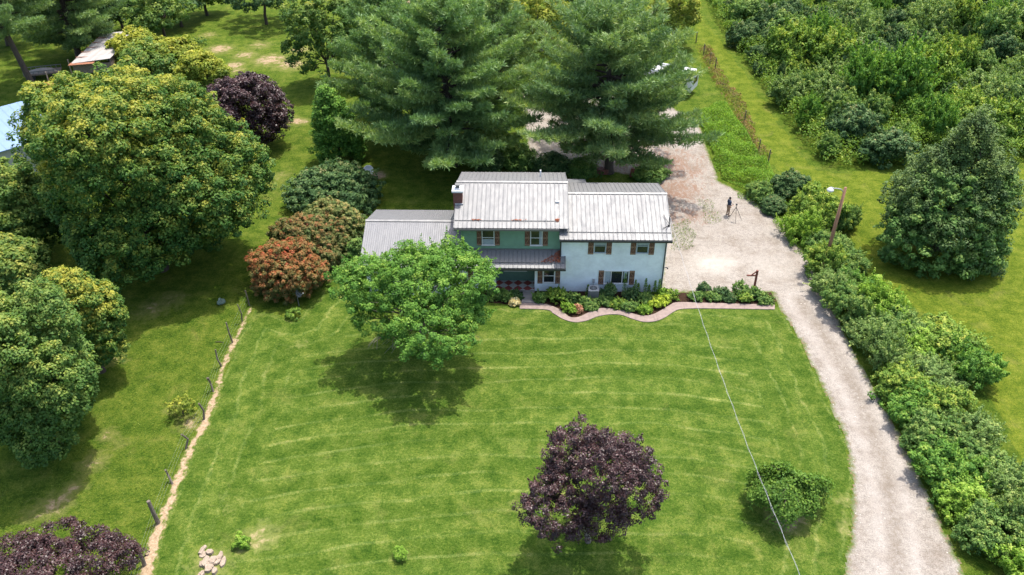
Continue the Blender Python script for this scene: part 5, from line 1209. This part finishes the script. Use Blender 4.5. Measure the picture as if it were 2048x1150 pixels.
for i, (x, y, h, lab) in enumerate([(104, 182, 2.2, 'pale upright post right of the calf'), (148, 160, 2.4, 'pale post in front of the old shed')]):
    P = G(x, y); b = MB(); b.tube([(0, 0, -.2), (0, 0, h)], .07, 8); o = b.build('wooden_post', M['log']); o.location = P; tag(o, lab, 'post')
P = G(126, 165); root = empty('blue_barrel', (P[0], P[1], 0), 0, 'small blue barrel in the shade by the shed', 'barrel')
M['bbl'] = simple('blue_plastic', (.05, .22, .42), .5, 0, .1, 6)
b = MB(); b.lathe([(.26, 0), (.30, .1), (.31, .45), (.30, .8), (.26, .9)], n=16); b.build('drum', M['bbl'], root, smooth=True)
b = MB(); b.lathe([(.315, .28), (.325, .3), (.315, .32)], n=16); b.lathe([(.315, .58), (.325, .6), (.315, .62)], n=16); b.build('hoop', M['bbl'], root)
# blue-white metal building at the left edge
def bluebarn():
    A = G(50, 199, 3.6); root = empty('metal_barn', (A[0], A[1], 0), radians(-45), 'metal building with smooth pale blue roof at the left edge', 'building')
    L, W_ = 9.0, 9.5                                   # local +x runs right-down, -y runs left-down from the far corner
    b = MB(); b.add([(.2, -W_+.2, 0), (L-.2, -W_+.2, 0), (L-.2, -.2, 0), (.2, -.2, 0), (.2, -W_+.2, 3.35), (L-.2, -W_+.2, 2.75), (L-.2, -.2, 2.75), (.2, -.2, 3.35)],
                    [(0, 3, 2, 1), (4, 5, 6, 7), (0, 1, 5, 4), (1, 2, 6, 5), (2, 3, 7, 6), (3, 0, 4, 7)]); b.build('wall', M['lgrey'], root)
    b = MB(); b.bar((0, -W_/2, 3.5), (L, -W_/2, 2.88), W_, .09)
    for k in range(1, 12): y = -W_*k/12; b.bar((0, y, 3.555), (L, y, 2.935), .05, .03)
    b.build('roof', M['bluetin'], root)
    b = MB(); b.box(-.03, -.002, -W_, 0, 3.38, 3.52); b.build('roof_trim', M['white'], root)
bluebarn()
# white camper behind the right pine
P = G(1352, 150, 2.6); root = empty('camper_trailer', (P[0]-.7, P[1]+2.4, 0), radians(62), 'white camper with rounded roof parked behind the right pine', 'camper')
b = MB(); b.box(-1.25, 1.25, -3.4, 3.4, .55, 2.6); b.build('body', M['white'], root, bevel=.28)
b = MB(); b.box(-.45, .45, -.6, .6, 2.6, 2.8); b.build('roof_unit', M['lgrey'], root, bevel=.08)
b = MB(); b.box(-.3, .3, 1.4, 2.0, 2.6, 2.68); b.build('roof_vent', M['lgrey'], root, bevel=.02)
b = MB(); b.box(-1.262, -1.251, -2.2, -.8, 1.4, 2.0); b.box(1.251, 1.262, -2.2, -.8, 1.4, 2.0); b.box(-.7, .7, -3.412, -3.401, 1.4, 2.1); b.build('window', M['glass'], root)
for sx in (-1, 1):
    for y in (-.45, .45):
        b = MB(); b.tube([(sx*1.0, y, .33), (sx*1.24, y, .33)], .33, 16); b.build('wheel', M['black'], root)
# red tractor half hidden under the right pine
P = G(1150, 240); root = empty('tractor', (P[0], P[1], 0), radians(60), 'red tractor half hidden behind the right pine', 'tractor')
b = MB(); b.box(-.35, .35, -1.5, .2, .75, 1.35); b.build('bonnet', M['red'], root, bevel=.08)
b = MB(); b.box(-.3, .3, .2, 1.1, .6, .85); b.build('chassis', M['red'], root, bevel=.03)
b = MB(); b.box(-.25, .25, .55, .95, .95, 1.05); b.box(-.25, .25, .9, .98, 1.05, 1.4); b.build('seat', M['black'], root, bevel=.03)
for sx in (-1, 1):
    b = MB(); b.tube([(sx*.55, .75, .65), (sx*.85, .75, .65)], .65, 20); o = b.build('rear_wheel', M['black'], root); b = MB(); b.tube([(sx*.86, .75, .65), (sx*.87, .75, .65)], .3, 16); b.build('rim', M['red'], o)
    b = MB(); b.tube([(sx*.45, -1.15, .38), (sx*.65, -1.15, .38)], .38, 16); o = b.build('front_wheel', M['black'], root)
    b = MB(); b.box(sx*.7-.2, sx*.7+.2, .25, 1.3, 1.34, 1.38); b.build('fender', M['red'], root)
b = MB(); b.tube([(0, .2, 1.2), (0, .45, 1.45)], .02, 6); b.tube([(.18*cos(t), .45+.18*sin(t)*.7, 1.45+.18*sin(t)*.5) for t in np.linspace(0, 2*pi, 13)], .015, 5, False); b.build('steering_wheel', M['black'], root)
# stack of red bricks and stump behind the house
P = G(1200, 345, .3); b = MB(); r = np.random.RandomState(5)
for k in range(4):
    for i in range(7):
        for j in range(3): x, y = -.8+i*.23+r.normal()*.01, -.35+j*.24; b.box(x, x+.21, y, y+.2, k*.12, k*.12+.11)
o = b.build('brick_stack', M['brick']); o.location = (P[0], P[1]+.5, 0); tag(o, 'low stack of red bricks under the right pine behind the house', 'bricks')
P = G(1264, 352); o = MB().tube([(0, 0, -.1), (.02, 0, .3), (.05, .02, .8)], [.26, .2, .17], 10).build('tree_stump', M['redwood']); o.location = P; tag(o, 'reddish broken stump at the gravel edge behind the house', 'stump')
print('objects', len(bpy.data.objects), 'faces', sum(len(m.polygons) for m in bpy.data.meshes))
